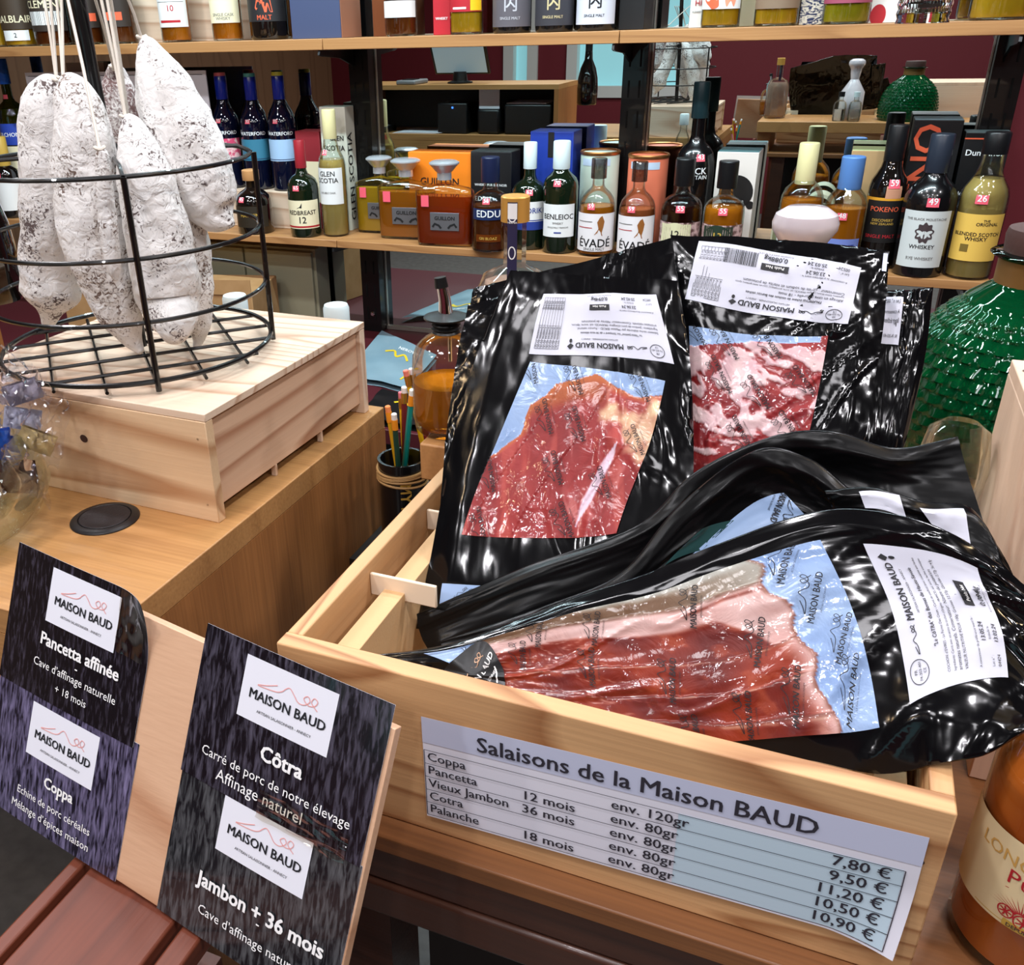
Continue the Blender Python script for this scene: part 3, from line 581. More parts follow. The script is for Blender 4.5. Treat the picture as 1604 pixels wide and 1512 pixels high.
for px, yb, yt, liq, lb in ((932, 392, 248, amber, 'amber rum-coloured whisky bottle before the pale green tin'), (994, 388, 253, spirit('rose', (206, 110, 62)), 'rosy whisky bottle before the coral tin')):
    bl = [(-.0, .45), (.12, .5), (.16, .62), (.1, .78), (.2, .9), (.3, .95), (.4, .8), (.36, .64), (.3, .5), (.34, .42)]
    bottle(lb, (px, yb), (px, yt), 55, 'dome', clear, liq, .52, Y=2.476, cap=glass('smoke_cap', (180, 170, 165)), capt=.80, capk=1.35, price=(.50, -.25, .02, '59'), group='printed-label bottles before the tins',
           labels=({'t0': .06, 't1': .46, 'half': 1.35, 'm': pm('label_pinkwhite', (232, 224, 224)), 'tx': (('ÉVADÉ', .12, .7), ('SINGLE MALT', .03, .45, greyi)), 'blobs': ((bl, pm('ochre_ink', (150, 92, 40))),), 'bands': ((.62, .64, redi, -.8, -.1), (.78, .80, greyi, -.8, -.1))},))
bottle('tall black bottle with big white name, towering over the tins', (1080, 345), (1086, 129), 58, 'wide', blackglass, cap=pm('petrol_cap', (34, 66, 74), .35), capt=.80, capk=1.3, Y=2.585, price=(.56, .35, .022, '43'), labels=({'t0': .42, 't1': .54, 'half': 1.1, 'm': blackglass, 'name': 'print', 'tx': (('BLACK', .55, .62, whitem), ('MOUNTAIN', .3, .66, whitem))},))
for px, yb, yt, liq, n, lc, nc, lb in ((1062, 390, 248, pm('spirit_port', (40, 14, 8), .02, coat=1), '12', (214, 208, 168), INK(), 'round whisky bottle numbered 12 with cream oval label'), (1127, 394, 252, amber, '13', (36, 52, 38), goldi, 'round whisky bottle numbered 13 with dark green oval label')):
    ov = [(-.15 + .62 * math.cos(a), .45 + .55 * math.sin(a)) for a in np.linspace(0, 2 * PI, 28)[:-1]]; o2 = [(.72 + .2 * math.cos(a), .35 + .22 * math.sin(a)) for a in np.linspace(0, 2 * PI, 20)[:-1]]
    bottle(lb, (px, yb), (px, yt), 61, 'wide', clear, liq, .56, Y=2.482, cap=blackcap, capt=.74, capk=1.5, price=(.50, 0, .022, '55'), group='numbered round bottles',
           labels=({'t0': .08, 't1': .40, 'half': 1.3, 'm': noisy('pink_lace', (206, 172, 168), (96, 66, 62), 90, .5, lo=.4, hi=.6), 'blobs': ((ov, pm('oval_%s' % n, lc)), (o2, INK()))}, {'t0': .79, 't1': .88, 'half': 3.1, 'm': pm('red_seal', (206, 40, 46)), 'name': 'seal'},
                   {'t0': .085, 't1': .385, 'half': .8, 'm': pm('oval_%s' % n), 'ang': -.2, 'name': 'oval', 'tx': ((n, .55, .3, nc), ('MOON', .32, .6, nc if n == '12' else whitem), ('HARBOUR', .14, .8, nc if n == '12' else whitem))}))
o = carton('white whisky carton with teal lid and black circles', 1112, 1175, 238, 355, 2.56, 0.095, pm('carton_pale', (226, 216, 208)), top_m=pm('teal_lid', (70, 116, 120), .4), side_m=None, rz=-.02)
f = lambda x, y: Vector((x, -.0008, y)); b = MB()
W_ = at_y(1175, 355, 2.56).x - at_y(1112, 355, 2.56).x; Hc_ = at_y(1134, 238, 2.56).z - ZM
for cx_, cy_, r_ in ((.55, .62, .42), (.93, .5, .1)):
    vs = [f(W_ * min(1, cx_ + r_ * math.cos(a)), Hc_ * cy_ + r_ * W_ * math.sin(a)) for a in np.linspace(0, 2 * PI, 33)[:-1]]; b.add(vs, [tuple(range(32))])
b.build('printed_panel', blackp, o, smooth=False); b = MB(); put_text(b, 'MOON HARBOUR', W_ * .42, Hc_ * .52, W_ * .7 / text2d('MOON HARBOUR')[2], lambda x, y: Vector((x, -.0013, y)), 'c', .01); b.build('lettering', whitem, o, smooth=False)
# arched show box with bottle
A, B = at_y(1204, 395, 2.56), at_y(1296, 395, 2.56); wd = B.x - A.x
o = thing('arched_show_box', 'pale arched show box open at the front', 'box', (A.x, 2.555, ZM)); ivory = pm('ivory_card', (206, 206, 178)); Hh = .13
b = MB(); b.box((0, 0, 0), (.004, .09, Hh * .55)); b.box((0, 0, 0.0), (wd, .09, .004)); b.box((0, .086, .0), (wd * .8, .09, Hh * .75)); b.build('tray', ivory, o)
b = MB(); cxx, rr = wd * .74, wd * .25
ri = [[Vector((cxx + (rr * k) * math.cos(a), y, Hh * .95 + rr * k * math.sin(a))) for a in np.linspace(-.6, PI + .6, 24)] for k, y in ((1, .02), (1, .088), (.78, .088), (.78, .02))]
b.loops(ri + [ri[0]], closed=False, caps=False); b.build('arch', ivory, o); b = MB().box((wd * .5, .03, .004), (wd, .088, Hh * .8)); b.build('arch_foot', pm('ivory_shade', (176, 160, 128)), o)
bottle('amber bottle with long pale neck before the arched box', (1243, 402), (1247, 224), 62, 'bell', clear, amber, .56, creamcap, .68, capk=1.1, Y=2.487, price=(.46, .1, .022, '49'), labels=({'t0': .1, 't1': .3, 'half': 1.2, 'm': whitep},))
bottle('amber bottle with blue screw cap and small blue label', (1311, 408), (1320, 245), 60, 'malt', clear, amber, .56, Y=2.487, cap=pm('cap_sky', (92, 136, 200), .4), capt=.72, capk=1.25, price=(.47, -.1, .022, '48'), labels=({'t0': .12, 't1': .30, 'half': 1.0, 'm': pm('periwinkle', (110, 126, 190)), 'tx': (('GRAVE', .4, .7, bluei),)},))
carton('kraft carton with pale green lid behind the blue-capped bottle', 1314, 1383, 236, 360, 2.575, 0.085, pm('kraft_card', (186, 150, 106)), top_m=pm('lime_lid', (206, 224, 160)))
fr_ = {'t0': .20, 't1': .52, 'half': 1.3, 'm': pm('frame_orange', (214, 150, 40)), 'bands': ((.0, .93, blackp, -.78, .86),)}
bottle('dark amber bottle with black cap and orange-framed black label', (1368, 418, 2.527), (1397, 196), 55, 'taper', darkglass, cap=blackcap, capt=.76, capk=1.15, price=(.585, .3, .026, '59'), labels=(fr_, {'t0': .205, 't1': .50, 'half': 1.0, 'm': blackp, 'name': 'inner_label', 'tx': (('POKENO', .74, .75, orangei), ('DISCOVERY', .5, .55, goldi), ('NEW ZEALAND', .42, .6, goldi), ('SINGLE MALT', .1, .8, redi))},
       {'t0': .515, 't1': .60, 'half': .42, 'm': pm('copper_seal', (196, 140, 110)), 'name': 'seal', 'ang': .35}))
carton('black carton with tall orange letters running upwards', 1396, 1470, 188, 380, 2.57, 0.09, pm('black_card2', (24, 24, 26), .4), top_m=pm('blue_grey_lid', (130, 158, 166), .4), texts=(('POKENO', .62, .46, 1.02, orangei, PI / 2),))
carton('black carton with old-style white lettering next to the right upright', 1474, 1543, 208, 390, 2.565, 0.064, pm('black_card3', (20, 20, 22), .4), top_m=pm('teal_grey_lid', (112, 140, 142), .4), texts=(('Dun Mhor', .5, .84, .86, whitem), ('Blended', .24, .55, .45, whitem), ('Scotch Whisky', .42, .46, .8, whitem)), panels=((0, .955, 1, .965, orangei),))
hd = [(.0 + .34 * math.cos(a) * (1 + .12 * math.sin(9 * a)), .62 + .17 * math.sin(a) * (1 + .12 * math.sin(9 * a))) for a in np.linspace(0, 2 * PI, 60)[:-1]]
fc = [(.0 + .13 * math.cos(a), .585 + .07 * math.sin(a)) for a in np.linspace(0, 2 * PI, 20)[:-1]]
bottle('big matt black bottle with bell-shaped white label and curly head drawing', (1433, 430, 2.48), (1466, 210), 74, 'bell', blackglass, cap=pm('cap_slate', (40, 46, 58), .3), capt=.74, capk=1.15, price=(.52, .1, .026, '49'),
       labels=({'t0': .08, 't1': .49, 'half': .98, 'm': pm('label_greywhite', (206, 208, 206)), 'tx': (('THE BLACK MOUSTACHE', .84, .8, greyi), ('WHISKEY', .34, .5), ('RYE WHISKEY', .14, .55, greyi)), 'blobs': ((hd, pm('sepia_ink', (70, 56, 58))), (fc, pm('label_greywhite')))}, {'t0': .80, 't1': .86, 'half': 3.1, 'm': pm('green_band', (90, 150, 100)), 'name': 'tax_band'}))
bottle('clear bottle of pale whisky with yellow label and black cap', (1512, 436), (1533, 207), 68, 'taper', clear, straw, .70, Y=2.485, cap=blackcap, capt=.86, capk=1.3, price=(.54, -.1, .026, '26'), labels=({'t0': .14, 't1': .47, 'half': 1.15, 'm': pm('label_yellow', (226, 182, 84)), 'tx': (('THE', .84, .12, INK(), 0, .25), ('ORIGINAL', .76, .4, INK(), 0, .3), ('BLENDED SCOTCH', .54, .85), ('WHISKY', .44, .4)), 'bands': ((.2, .36, pm('olive_ink', (120, 96, 40)), -.5, -.2),)},))

# ---- upper shelf (only the feet of the bottles are in the frame)
U = dict(zb=ZT, Y=2.5)
G = 'bottles on the upper shelf'
bottle('yellow whisky bottle at the far left of the upper shelf', (1, 71), (0, 0), 38, 'slim', clear, gold, .6, blackcap, .8, H=.30, **U)
bottle('brown-labelled whisky bottle with shield label, upper shelf left', (36, 71), (0, 0), 52, 'wide', clear, gold, .55, blackcap, .8, H=.29, labels=({'t0': .17, 't1': .5, 'half': 1.2, 'm': pm('umber_paper', (64, 50, 38)), 'tx': (('BALBLAIR', .2, .95, cream),)}, {'t0': .06, 't1': .16, 'half': .8, 'm': whitep, 'name': 'price_card', 'tx': (('2', .3, .1),)}), **U)
bottle('dark rum bottle with white price card, upper shelf left', (86, 69), (0, 0), 56, 'wide', clear, brown, .6, blackcap, .8, H=.29, labels=({'t0': .14, 't1': .5, 'half': 1.25, 'm': pm('umber_paper2', (52, 42, 36)), 'tx': (('CLEMENT', .62, .9, cream),)}, {'t0': .2, 't1': .33, 'half': 1.0, 'm': whitep, 'name': 'price_card', 'ang': -.1}), **U)
bottle('dark bottle with orange tag behind the rack pole', (142, 67), (0, 0), 50, 'wide', clear, brown, .6, blackcap, .8, H=.29, labels=({'t0': .16, 't1': .5, 'half': 1.1, 'm': pm('umber_paper2', (52, 42, 36)), 'bands': ((.18, .4, orangei, -.2, .8),)},), **U)
bottle('dark rum bottle with orange band label right of the rack pole', (190, 67), (0, 0), 52, 'wide', clear, brown, .6, blackcap, .8, H=.29, labels=({'t0': .16, 't1': .5, 'half': 1.1, 'm': pm('umber_paper2', (52, 42, 36)), 'bands': ((.18, .4, orangei, -.5, .5),)},), **U)
carton('wooden gift box behind the amber bottle numbered 10', 203, 262, 0, 60, 2.585, .05, pine, H=.30, name='wooden_box', zb=ZT)
bottle('amber whisky bottle with white 10 label and red line', (279, 67), (0, 0), 47, 'slim', clear, amber, .58, whitecap, .8, H=.31, labels=({'t0': .13, 't1': .55, 'half': 1.2, 'm': whitep, 'tx': (('10', .32, .2, redi),), 'bands': ((.09, .14, redi, -.7, .5), (.5, .51, greyi, -.8, .8))},), **U)
carton('wooden gift box behind the cream-labelled amber bottle', 298, 400, 0, 60, 2.585, .05, pine, H=.30, name='wooden_box', zb=ZT)
bottle('amber whisky bottle with plain cream label', (359, 65), (0, 0), 48, 'slim', clear, amber, .58, whitecap, .8, H=.31, labels=({'t0': .15, 't1': .55, 'half': 1.2, 'm': cream, 'tx': (('SINGLE CASK', .14, .6, greyi), ('WHISKY', .06, .4, greyi))},), **U)
dog = [(-.6, .75), (-.35, .7), (.1, .62), (.3, .45), (.36, .2), (.28, .2), (.2, .4), (.12, .2), (.04, .2), (.06, .42), (-.05, .45), (-.3, .25), (-.36, .3), (-.25, .5), (-.5, .6)]
bottle('black-labelled bottle with orange animal silhouette, upper shelf', (424, 64), (0, 0), 60, 'wide', darkglass, cap=blackcap, capt=.8, H=.29, labels=({'t0': .16, 't1': .55, 'half': 1.3, 'm': pm('charcoal_paper', (38, 36, 38)), 'blobs': ((dog, orangei),), 'tx': (('MALT', .04, .3, orangei),)},), **U)
o = carton('slate blue carton with copper side on the upper shelf', 458, 535, 0, 60, 2.455, .12, pm('slate_card', (66, 74, 104)), H=.2, zb=ZT)
b = MB().box((at_y(535, 60, 2.455).x - at_y(458, 60, 2.455).x + .0004, .002, .001), (at_y(535, 60, 2.455).x - at_y(458, 60, 2.455).x + .0014, .118, .199)); b.build('side_print', mat('copper_card', (186, 130, 104), .4, .3), o)
carton('dark copper carton left of the white-labelled dark bottle', 585, 612, 0, 56, 2.56, .08, pm('copper_dark', (120, 66, 36), .4), H=.3, zb=ZT)
bottle('dark amber bottle with white label, upper shelf right of the upright', (629, 61), (0, 0), 50, 'wide', clear, brown, .5, blackcap, .8, H=.28, labels=({'t0': .16, 't1': .30, 'half': 1.3, 'm': whitep}, {'t0': .31, 't1': .5, 'half': 1.3, 'm': pm('maroon_paper', (90, 50, 44))}), **U)
carton('red carton with fine white print on the upper shelf', 679, 706, 0, 55, 2.5, .08, pm('red_card', (176, 32, 44)), H=.3, texts=(('WHISKY', .5, .12, .7, whitem),), zb=ZT)
bottle('pale yellow bottle with red label and yellow tag, upper shelf', (731, 58), (0, 0), 52, 'slim', clear, gold, .6, blackcap, .8, H=.31, labels=({'t0': .17, 't1': .55, 'half': 1.25, 'm': pm('red_card'), 'bands': ((.02, .6, pm('yellow_tag', (240, 190, 30)), .3, .95), (.05, .09, whitem, -.6, .1))},), **U)
for px, lm, tm, n in ((802, (92, 86, 92), (190, 186, 192), 'grey label'), (868, (54, 52, 58), (206, 186, 140), 'black label'), (932, (206, 206, 218), (20, 20, 24), 'white label')):
    bottle('squat dark Japanese whisky bottle with ' + n + ', upper shelf', (px, 54), (0, 0), 60, 'wide', blackglass, cap=blackcap, capt=.8, H=.25, group='squat Japanese whisky bottles', labels=({'t0': .06, 't1': .6, 'half': 1.35, 'm': pm('jp_%d' % px, lm), 'tx': (('河', .46, .26, pm('jpi_%d' % px, tm)), ('内', .28, .26, pm('jpi_%d' % px)), ('SINGLE MALT', .12, .4, pm('jpi_%d' % px)))},), **U)
carton('black carton beside the white-labelled Japanese bottle', 968, 1008, 0, 50, 2.52, .1, pm('black_card', (26, 26, 28), .4), H=.26, zb=ZT)
carton('white carton with red wording left of the flower-label bottle', 1078, 1098, 0, 48, 2.54, .08, pm('carton_white', (226, 222, 218)), H=.3, texts=(('HI', .6, .16, .5, redi), ('BLENDED', .55, .11, .7, greyi)), zb=ZT)
fl = [(-.3 + .35 * math.cos(a) * (1 + .3 * math.sin(4 * a)), .3 + .3 * math.sin(a)) for a in np.linspace(0, 2 * PI, 40)[:-1]]; fl2 = [(.4 + .3 * math.cos(a), .34 + .28 * math.sin(a) * (1 + .3 * math.sin(5 * a))) for a in np.linspace(0, 2 * PI, 40)[:-1]]
bottle('yellow bottle with white label and coral flower shapes', (1126, 48), (0, 0), 58, 'slim', clear, gold, .6, whitecap, .8, H=.30, labels=({'t0': .13, 't1': .5, 'half': 1.3, 'm': whitep, 'blobs': ((fl, orangei), (fl2, pm('coral_ink', (236, 150, 120))))},), **U)
carton('cream carton between the two yellow bottles, upper shelf', 1157, 1180, 0, 44, 2.57, .06, pm('cream_paper'), H=.3, zb=ZT)
bottle('yellow bottle with violet brush-stroke label', (1213, 47), (0, 0), 66, 'slim', clear, gold, .6, blackcap, .8, H=.30, labels=({'t0': .12, 't1': .5, 'half': 1.3, 'm': noisy('violet_brush', (216, 206, 216), (110, 96, 150), 50, .5, (1, 1, 3), .4, .6, dist=2), 'bands': ((0, .18, pm('taupe_band', (130, 108, 88))),)},), **U)
carton('white carton with blue and black brush strokes', 1250, 1291, 0, 42, 2.53, .08, noisy('brush_card', (222, 212, 196), (36, 46, 84), 45, .5, (1, 1, 2.5), .46, .54, dist=2.5), H=.3, zb=ZT)
bottle('yellow-green bottle with purple label, upper shelf right', (1322, 44), (0, 0), 70, 'slim', clear, spirit('chartreuse', (206, 190, 40)), .6, blackcap, .8, H=.30, labels=({'t0': .14, 't1': .5, 'half': 1.3, 'm': pm('purple_paper', (130, 60, 104)), 'bands': ((0, .3, pm('plum_band', (150, 70, 90))),)},), **U)
o = carton('white carton with red dot beside the cut-glass tumbler', 1358, 1406, 0, 40, 2.53, .08, pm('carton_white'), H=.3, zb=ZT)
W_ = at_y(1406, 40, 2.53).x - at_y(1358, 40, 2.53).x; b = MB(); b.add([Vector((W_ * .3 + .016 * math.cos(a), -.0008, .016 + .022 * math.sin(a))) for a in np.linspace(0, 2 * PI, 25)[:-1]], [tuple(range(24))]); b.build('printed_panel', redi, o, smooth=False)
P = at_z(1443, 40, ZT); o = thing('crystal_tumbler', 'heavy cut-glass tumbler on the upper shelf', 'glass', (P.x, P.y, ZT)); b = MB(); n = 48; rings = []
for j in range(13):
    z = .004 + j * .0075; rings.append([Vector(((.042 + .0012 * (1 if (k + j) % 4 < 2 else -1) * (1 if (k - j) % 4 < 2 else -1) + .003 * j / 12) * math.cos(2 * PI * k / n), (.042 + .0012 * (1 if (k + j) % 4 < 2 else -1) * (1 if (k - j) % 4 < 2 else -1) + .003 * j / 12) * math.sin(2 * PI * k / n), z)) for k in range(n)])
rings.append([v * 1.0 for v in rings[-1]]); 
for k_, z in ((.94, .094), (.93, .02)): rings.append([Vector((.042 * k_ * math.cos(2 * PI * k / n), .042 * k_ * math.sin(2 * PI * k / n), z)) for k in range(n)])
b.loops(rings); b.build('bowl', mat('crystal', (250, 252, 252), 0.0, trans=1.0, ior=1.5), o, smooth=False)
bottle('large pale yellow bottle with pinkish label at the right end of the upper shelf', (1562, 38), (0, 0), 88, 'slim', clear, gold, .5, whitecap, .8, H=.33, labels=({'t0': .16, 't1': .5, 'half': 1.35, 'm': pm('peach_paper', (222, 178, 160))},), **U)
# ================================================================ PINE BOX, SALAMI RACK, SALAMIS
XB, YB0, YB1 = -0.557, 0.698, 1.040
LB = 0.352                                                # width of the box
t = thing('pine_box', 'pale pine wine box turned over as a stand for the salami rack', 'box', (XB, YB0, ZO), math.radians(-1.2))
HB = ZP - ZO; D = YB1 - YB0
pinez = wood('pine_end', (214, 176, 138), (160, 112, 78), 1, 14, 9, 0.6, 0.3, 0.8)
MB().box((-LB, 0.0005, HB - 0.0085), (0.0005, D, HB)).build('top_board', [pine], t, bevel=0.0008)
MB().box((-LB, 0, 0), (0, 0.0125, HB - 0.0088)).build('front_board', wood('pine_knotty', (222, 190, 152), (172, 124, 84), 0, 24, 3.4, 0.55, 0.25, 0.85), t, bevel=0.0008)
MB().box((-LB, D - 0.0125, 0), (0, D, HB - 0.0088)).build('back_board', pine, t, bevel=0.0008)
MB().box((-0.016, 0.0128, 0.014), (-0.006, D - 0.0128, HB - 0.009)).build('side_board', wood('pine_side', (216, 180, 150), (166, 116, 86), 1, 30, 3.6, 0.55, 0.25, 0.9), t, bevel=0.0008)
MB().box((-LB + 0.004, 0.0128, 0.014), (-LB + 0.014, D - 0.0128, HB - 0.009)).build('side_board', wood('pine_side', (0, 0, 0), (0, 0, 0)), t)
kn = MB()
for x, z, r in ((-0.170, 0.072, 0.0054),):
    kn.add([Vector((x + r * math.cos(a) * 1.0, -0.0004, z + r * 0.85 * math.sin(a))) for a in np.linspace(0, 2 * PI, 17)[:-1]], [tuple(range(16))])
kn.build('knot', mat('knot_dark', (60, 32, 22), 0.7), t, smooth=False)
for x, z in ((-0.012, 0.096), (-0.012, 0.02)): MB().add([Vector((x + 0.0012 * math.cos(a), -0.0004, z + 0.0012 * math.sin(a))) for a in np.linspace(0, 2 * PI, 9)[:-1]], [tuple(range(8))]).build('nail', steel, t, smooth=False)
for y in (0.12, 0.225): MB().box((-0.012, y, 0.0005), (-0.006, y + 0.004, 0.0145)).build('staple_peg', pine, t)

# wire rack
RC = Vector((-0.750, 0.842, ZP)); RR = 0.156; wr = 0.0024
rack = thing('wire_rack', 'round black wire rack with a centre pole for hanging salamis', 'rack', RC)
wire = mat('rack_black', (14, 14, 15), 0.3, 0.2, 0.4)
circ = lambda r, z, n=72: [Vector((r * math.cos(2 * PI * k / n), r * math.sin(2 * PI * k / n), z)) for k in range(n)]
hz = (0.014, 0.078, 0.143, 0.222)
for z, r in zip(hz, (RR, RR, RR, RR * .985)): MB().tube(circ(r, z), wr if z > .02 else .003, 8, closed=True).build('ring', wire, rack)
g = MB()
for dd in (-0.104, -0.052, 0.0, 0.052, 0.104):
    l = math.sqrt(RR ** 2 - dd ** 2) + .004; a = math.radians(45.5)
    for s_, z in ((0, 0.0115), (1, 0.0075)):
        q = [Vector((-l, dd, 0)), Vector((l, dd, 0))] if s_ == 0 else [Vector((dd, -l, 0)), Vector((dd, l, 0))]
        q = [Matrix.Rotation(a, 3, 'Z') @ v + Vector((0, 0, z)) for v in q]; g.tube(q, .0021, 6)
g.build('base_grid', wire, rack)
for ad in (-44.5, 33, 135, 229):
    a = math.radians(ad); c, s_ = math.cos(a), math.sin(a)
    MB().tube([Vector((c * (RR + .002), s_ * (RR + .002), 0.0035)), Vector((c * (RR + .002), s_ * (RR + .002), hz[-1]))], .0032, 8).build('upright_wire', wire, rack)
    q = [Vector((c * RR, s_ * RR, hz[-1])), Vector((c * RR * .9, s_ * RR * .9, hz[-1] + .008)), Vector((c * RR * .5, s_ * RR * .5, hz[-1] + .008)), Vector((0, 0, hz[-1] + .006))]
    MB().tube(q, .0024, 6).build('arm', wire, rack)
MB().tube([Vector((0, 0, 0.008)), Vector((-0.004, 0.004, hz[-1])), Vector((-0.020, 0.012, 0.62))], .0078, 14).build('pole', wire, rack)
MB().lathe([(.013, 0), (.013, .012), (.009, .016)], 20, T=Matrix.Translation((-0.004, 0.004, hz[-1] + .002))).build('collar', wire, rack)
MB().tube(circ(.07, .615), wr, 6, closed=True).build('hanging_ring', wire, rack)

# salamis: each a bent skin with white mould, a string and a tied nub
def salami_mat(name, dark, lo, hi):
    m, nt, p = _new(name); N = nt.nodes; L = nt.links
    tc = N.new('ShaderNodeTexCoord')
    n1 = N.new('ShaderNodeTexNoise'); n1.inputs['Scale'].default_value = 150; n1.inputs['Detail'].default_value = 3; n1.inputs['Distortion'].default_value = 2.2; L.new(tc.outputs['Object'], n1.inputs['Vector'])
    n2 = N.new('ShaderNodeTexNoise'); n2.inputs['Scale'].default_value = 22; n2.inputs['Detail'].default_value = 3; L.new(tc.outputs['Object'], n2.inputs['Vector'])
    m1 = N.new('ShaderNodeMath'); m1.operation = 'MULTIPLY_ADD'; m1.inputs[1].default_value = 0.55; L.new(n2.outputs['Fac'], m1.inputs[0])
    m0 = N.new('ShaderNodeMath'); m0.operation = 'MULTIPLY'; m0.inputs[1].default_value = 0.6; L.new(n1.outputs['Fac'], m0.inputs[0]); L.new(m0.outputs[0], m1.inputs[2])
    r = N.new('ShaderNodeValToRGB'); e = r.color_ramp.elements; e[0].position = lo; e[0].color = rgb(238, 236, 234); e[1].position = hi; e[1].color = rgb(*dark); L.new(m1.outputs[0], r.inputs[0])
    L.new(r.outputs[0], p.inputs['Base Color']); p.inputs['Roughness'].default_value = 0.85
    b = N.new('ShaderNodeBump'); b.inputs['Strength'].default_value = 0.9; b.inputs['Distance'].default_value = 0.004
    n3 = N.new('ShaderNodeTexNoise'); n3.inputs['Scale'].default_value = 75; n3.inputs['Detail'].default_value = 4; n3.inputs['Distortion'].default_value = 1; L.new(tc.outputs['Object'], n3.inputs['Vector'])
    L.new(n3.outputs['Fac'], b.inputs['Height']); L.new(b.outputs['Normal'], p.inputs['Normal']); return m
sm_w = salami_mat('mould_white', (96, 82, 80), 0.635, 0.70); sm_b = salami_mat('mould_brown', (118, 92, 90), 0.50, 0.68); sm_m = salami_mat('mould_mid', (112, 92, 82), 0.60, 0.69)
string = mat('butcher_string', (220, 212, 200), 0.8)
def salami(label, pts, m, strings, seed, group='mould-covered salamis', crease=None):
    """pts: (px, py, radius px, Y)"""
    P = []; Rr = []
    for px, py, r, Y in pts:
        q = at_y(px, py, Y); P.append(q); Rr.append(r * depth(q) / FPX)
    path = smooth_line([tuple(p) for p in P], 6); rad = [v[0] for v in smooth_line([(r, 0) for r in Rr], 6)]
    seg = 40; rings = []; o0 = P[0]
    up = Vector((0, 1, 0)); n = len(path)
    for i in range(n):
        p = Vector(path[i]); d = (Vector(path[min(i + 1, n - 1)]) - Vector(path[max(i - 1, 0)])).normalized()
        a = d.cross(up).normalized(); b = a.cross(d)
        ring = []
        for k in range(seg):
            an = 2 * PI * k / seg; v = a * math.cos(an) + b * math.sin(an); rr = max(rad[i], .0012)
            q = p + v * rr; nz = noise.noise(q * 30 + Vector((seed, 0, 0))) * .13 + noise.noise(q * 80 + Vector((0, seed, 0))) * .07 + noise.noise(q * 200 + Vector((0, 0, seed))) * .03
            if crease is not None:
                da = abs((an - crease + PI) % (2 * PI) - PI); nz -= .2 * math.exp(-(da / .22) ** 2) * min(1, i / 8)
            ring.append(p + v * rr * (1 + nz) - o0)
        rings.append(ring)
    o = MB().loops(rings).build('salami', m, angle=80, loc=o0); tag(o, label, 'salami', group)
    tp = Vector((-0.775, 0.855, ZP + .615))
    b = MB()
    for sx, sy in strings:
        e = at_y(sx, sy, tp.y - .02) - o0; mid = e * .5 + Vector((.001, 0, .001)); b.tube([Vector((0, 0, -.004)), mid, e], .0016, 6)
    b.tube([Vector((.0045 * math.cos(a), .0045 * math.sin(a), .001 * math.sin(2 * a))) for a in np.linspace(0, 2 * PI, 13)[:-1]], .0018, 6, closed=True)
    b.build('string', string, o); return o
salami('white salami with a rounded lower end, leftmost in the rack', [(88, 124, 8, .80), (80, 138, 26, .80), (72, 175, 40, .80), (74, 260, 44, .80), (76, 340, 42, .80), (78, 410, 46, .81), (82, 455, 44, .81), (80, 486, 20, .81), (75, 508, 10, .81)], sm_w, ((68, -10), (78, -10)), 1.0)
salami('white salami with long brownish tapering tip, second from left in the rack', [(98, 122, 8, .79), (110, 138, 28, .79), (128, 190, 43, .79), (136, 270, 52, .79), (146, 350, 56, .79), (164, 420, 48, .79), (188, 490, 34, .795), (208, 532, 17, .80), (222, 552, 5, .80)], sm_m, ((88, -10), (96, -10)), 5.0)
salami('largest white salami hanging at the right side of the rack, bulging foot', [(222, 58, 5, .86), (232, 76, 20, .86), (252, 130, 42, .86), (276, 200, 58, .865), (302, 262, 60, .87), (328, 312, 46, .87), (345, 340, 28, .87), (366, 352, 4, .87)], sm_w, ((196, -12),), 9.0, crease=-1.1)
salami('white salami in front of the largest one, reaching down to the rack grid', [(196, 182, 6, .80), (206, 200, 20, .80), (222, 260, 40, .80), (240, 330, 48, .80), (256, 410, 50, .80), (266, 470, 46, .80), (272, 512, 32, .78), (274, 534, 12, .78)], sm_w, ((156, -12), (166, -12)), 14.0)
salami('slim white salami with a tied foot beside the middle one', [(204, 210, 6, .875), (226, 232, 24, .875), (262, 300, 36, .875), (286, 370, 38, .87), (300, 440, 32, .865), (308, 500, 24, .865), (311, 528, 11, .865), (308, 543, 6, .865)], sm_m, ((172, -12),), 21.0)
salami('purplish brown salami at the back of the rack behind the pole', [(178, 104, 5, .93), (182, 118, 17, .945), (184, 160, 32, .945), (182, 230, 34, .945), (184, 300, 30, .945), (186, 350, 10, .945)], sm_b, ((146, -12),), 30.0)
salami('thin white salami between the two pairs, partly behind the front wire', [(156, 232, 5, .745), (160, 246, 10, .745), (164, 300, 14, .745), (170, 360, 15, .745), (178, 420, 11, .745), (182, 440, 3, .745)], sm_m, ((104, -10),), 41.0)

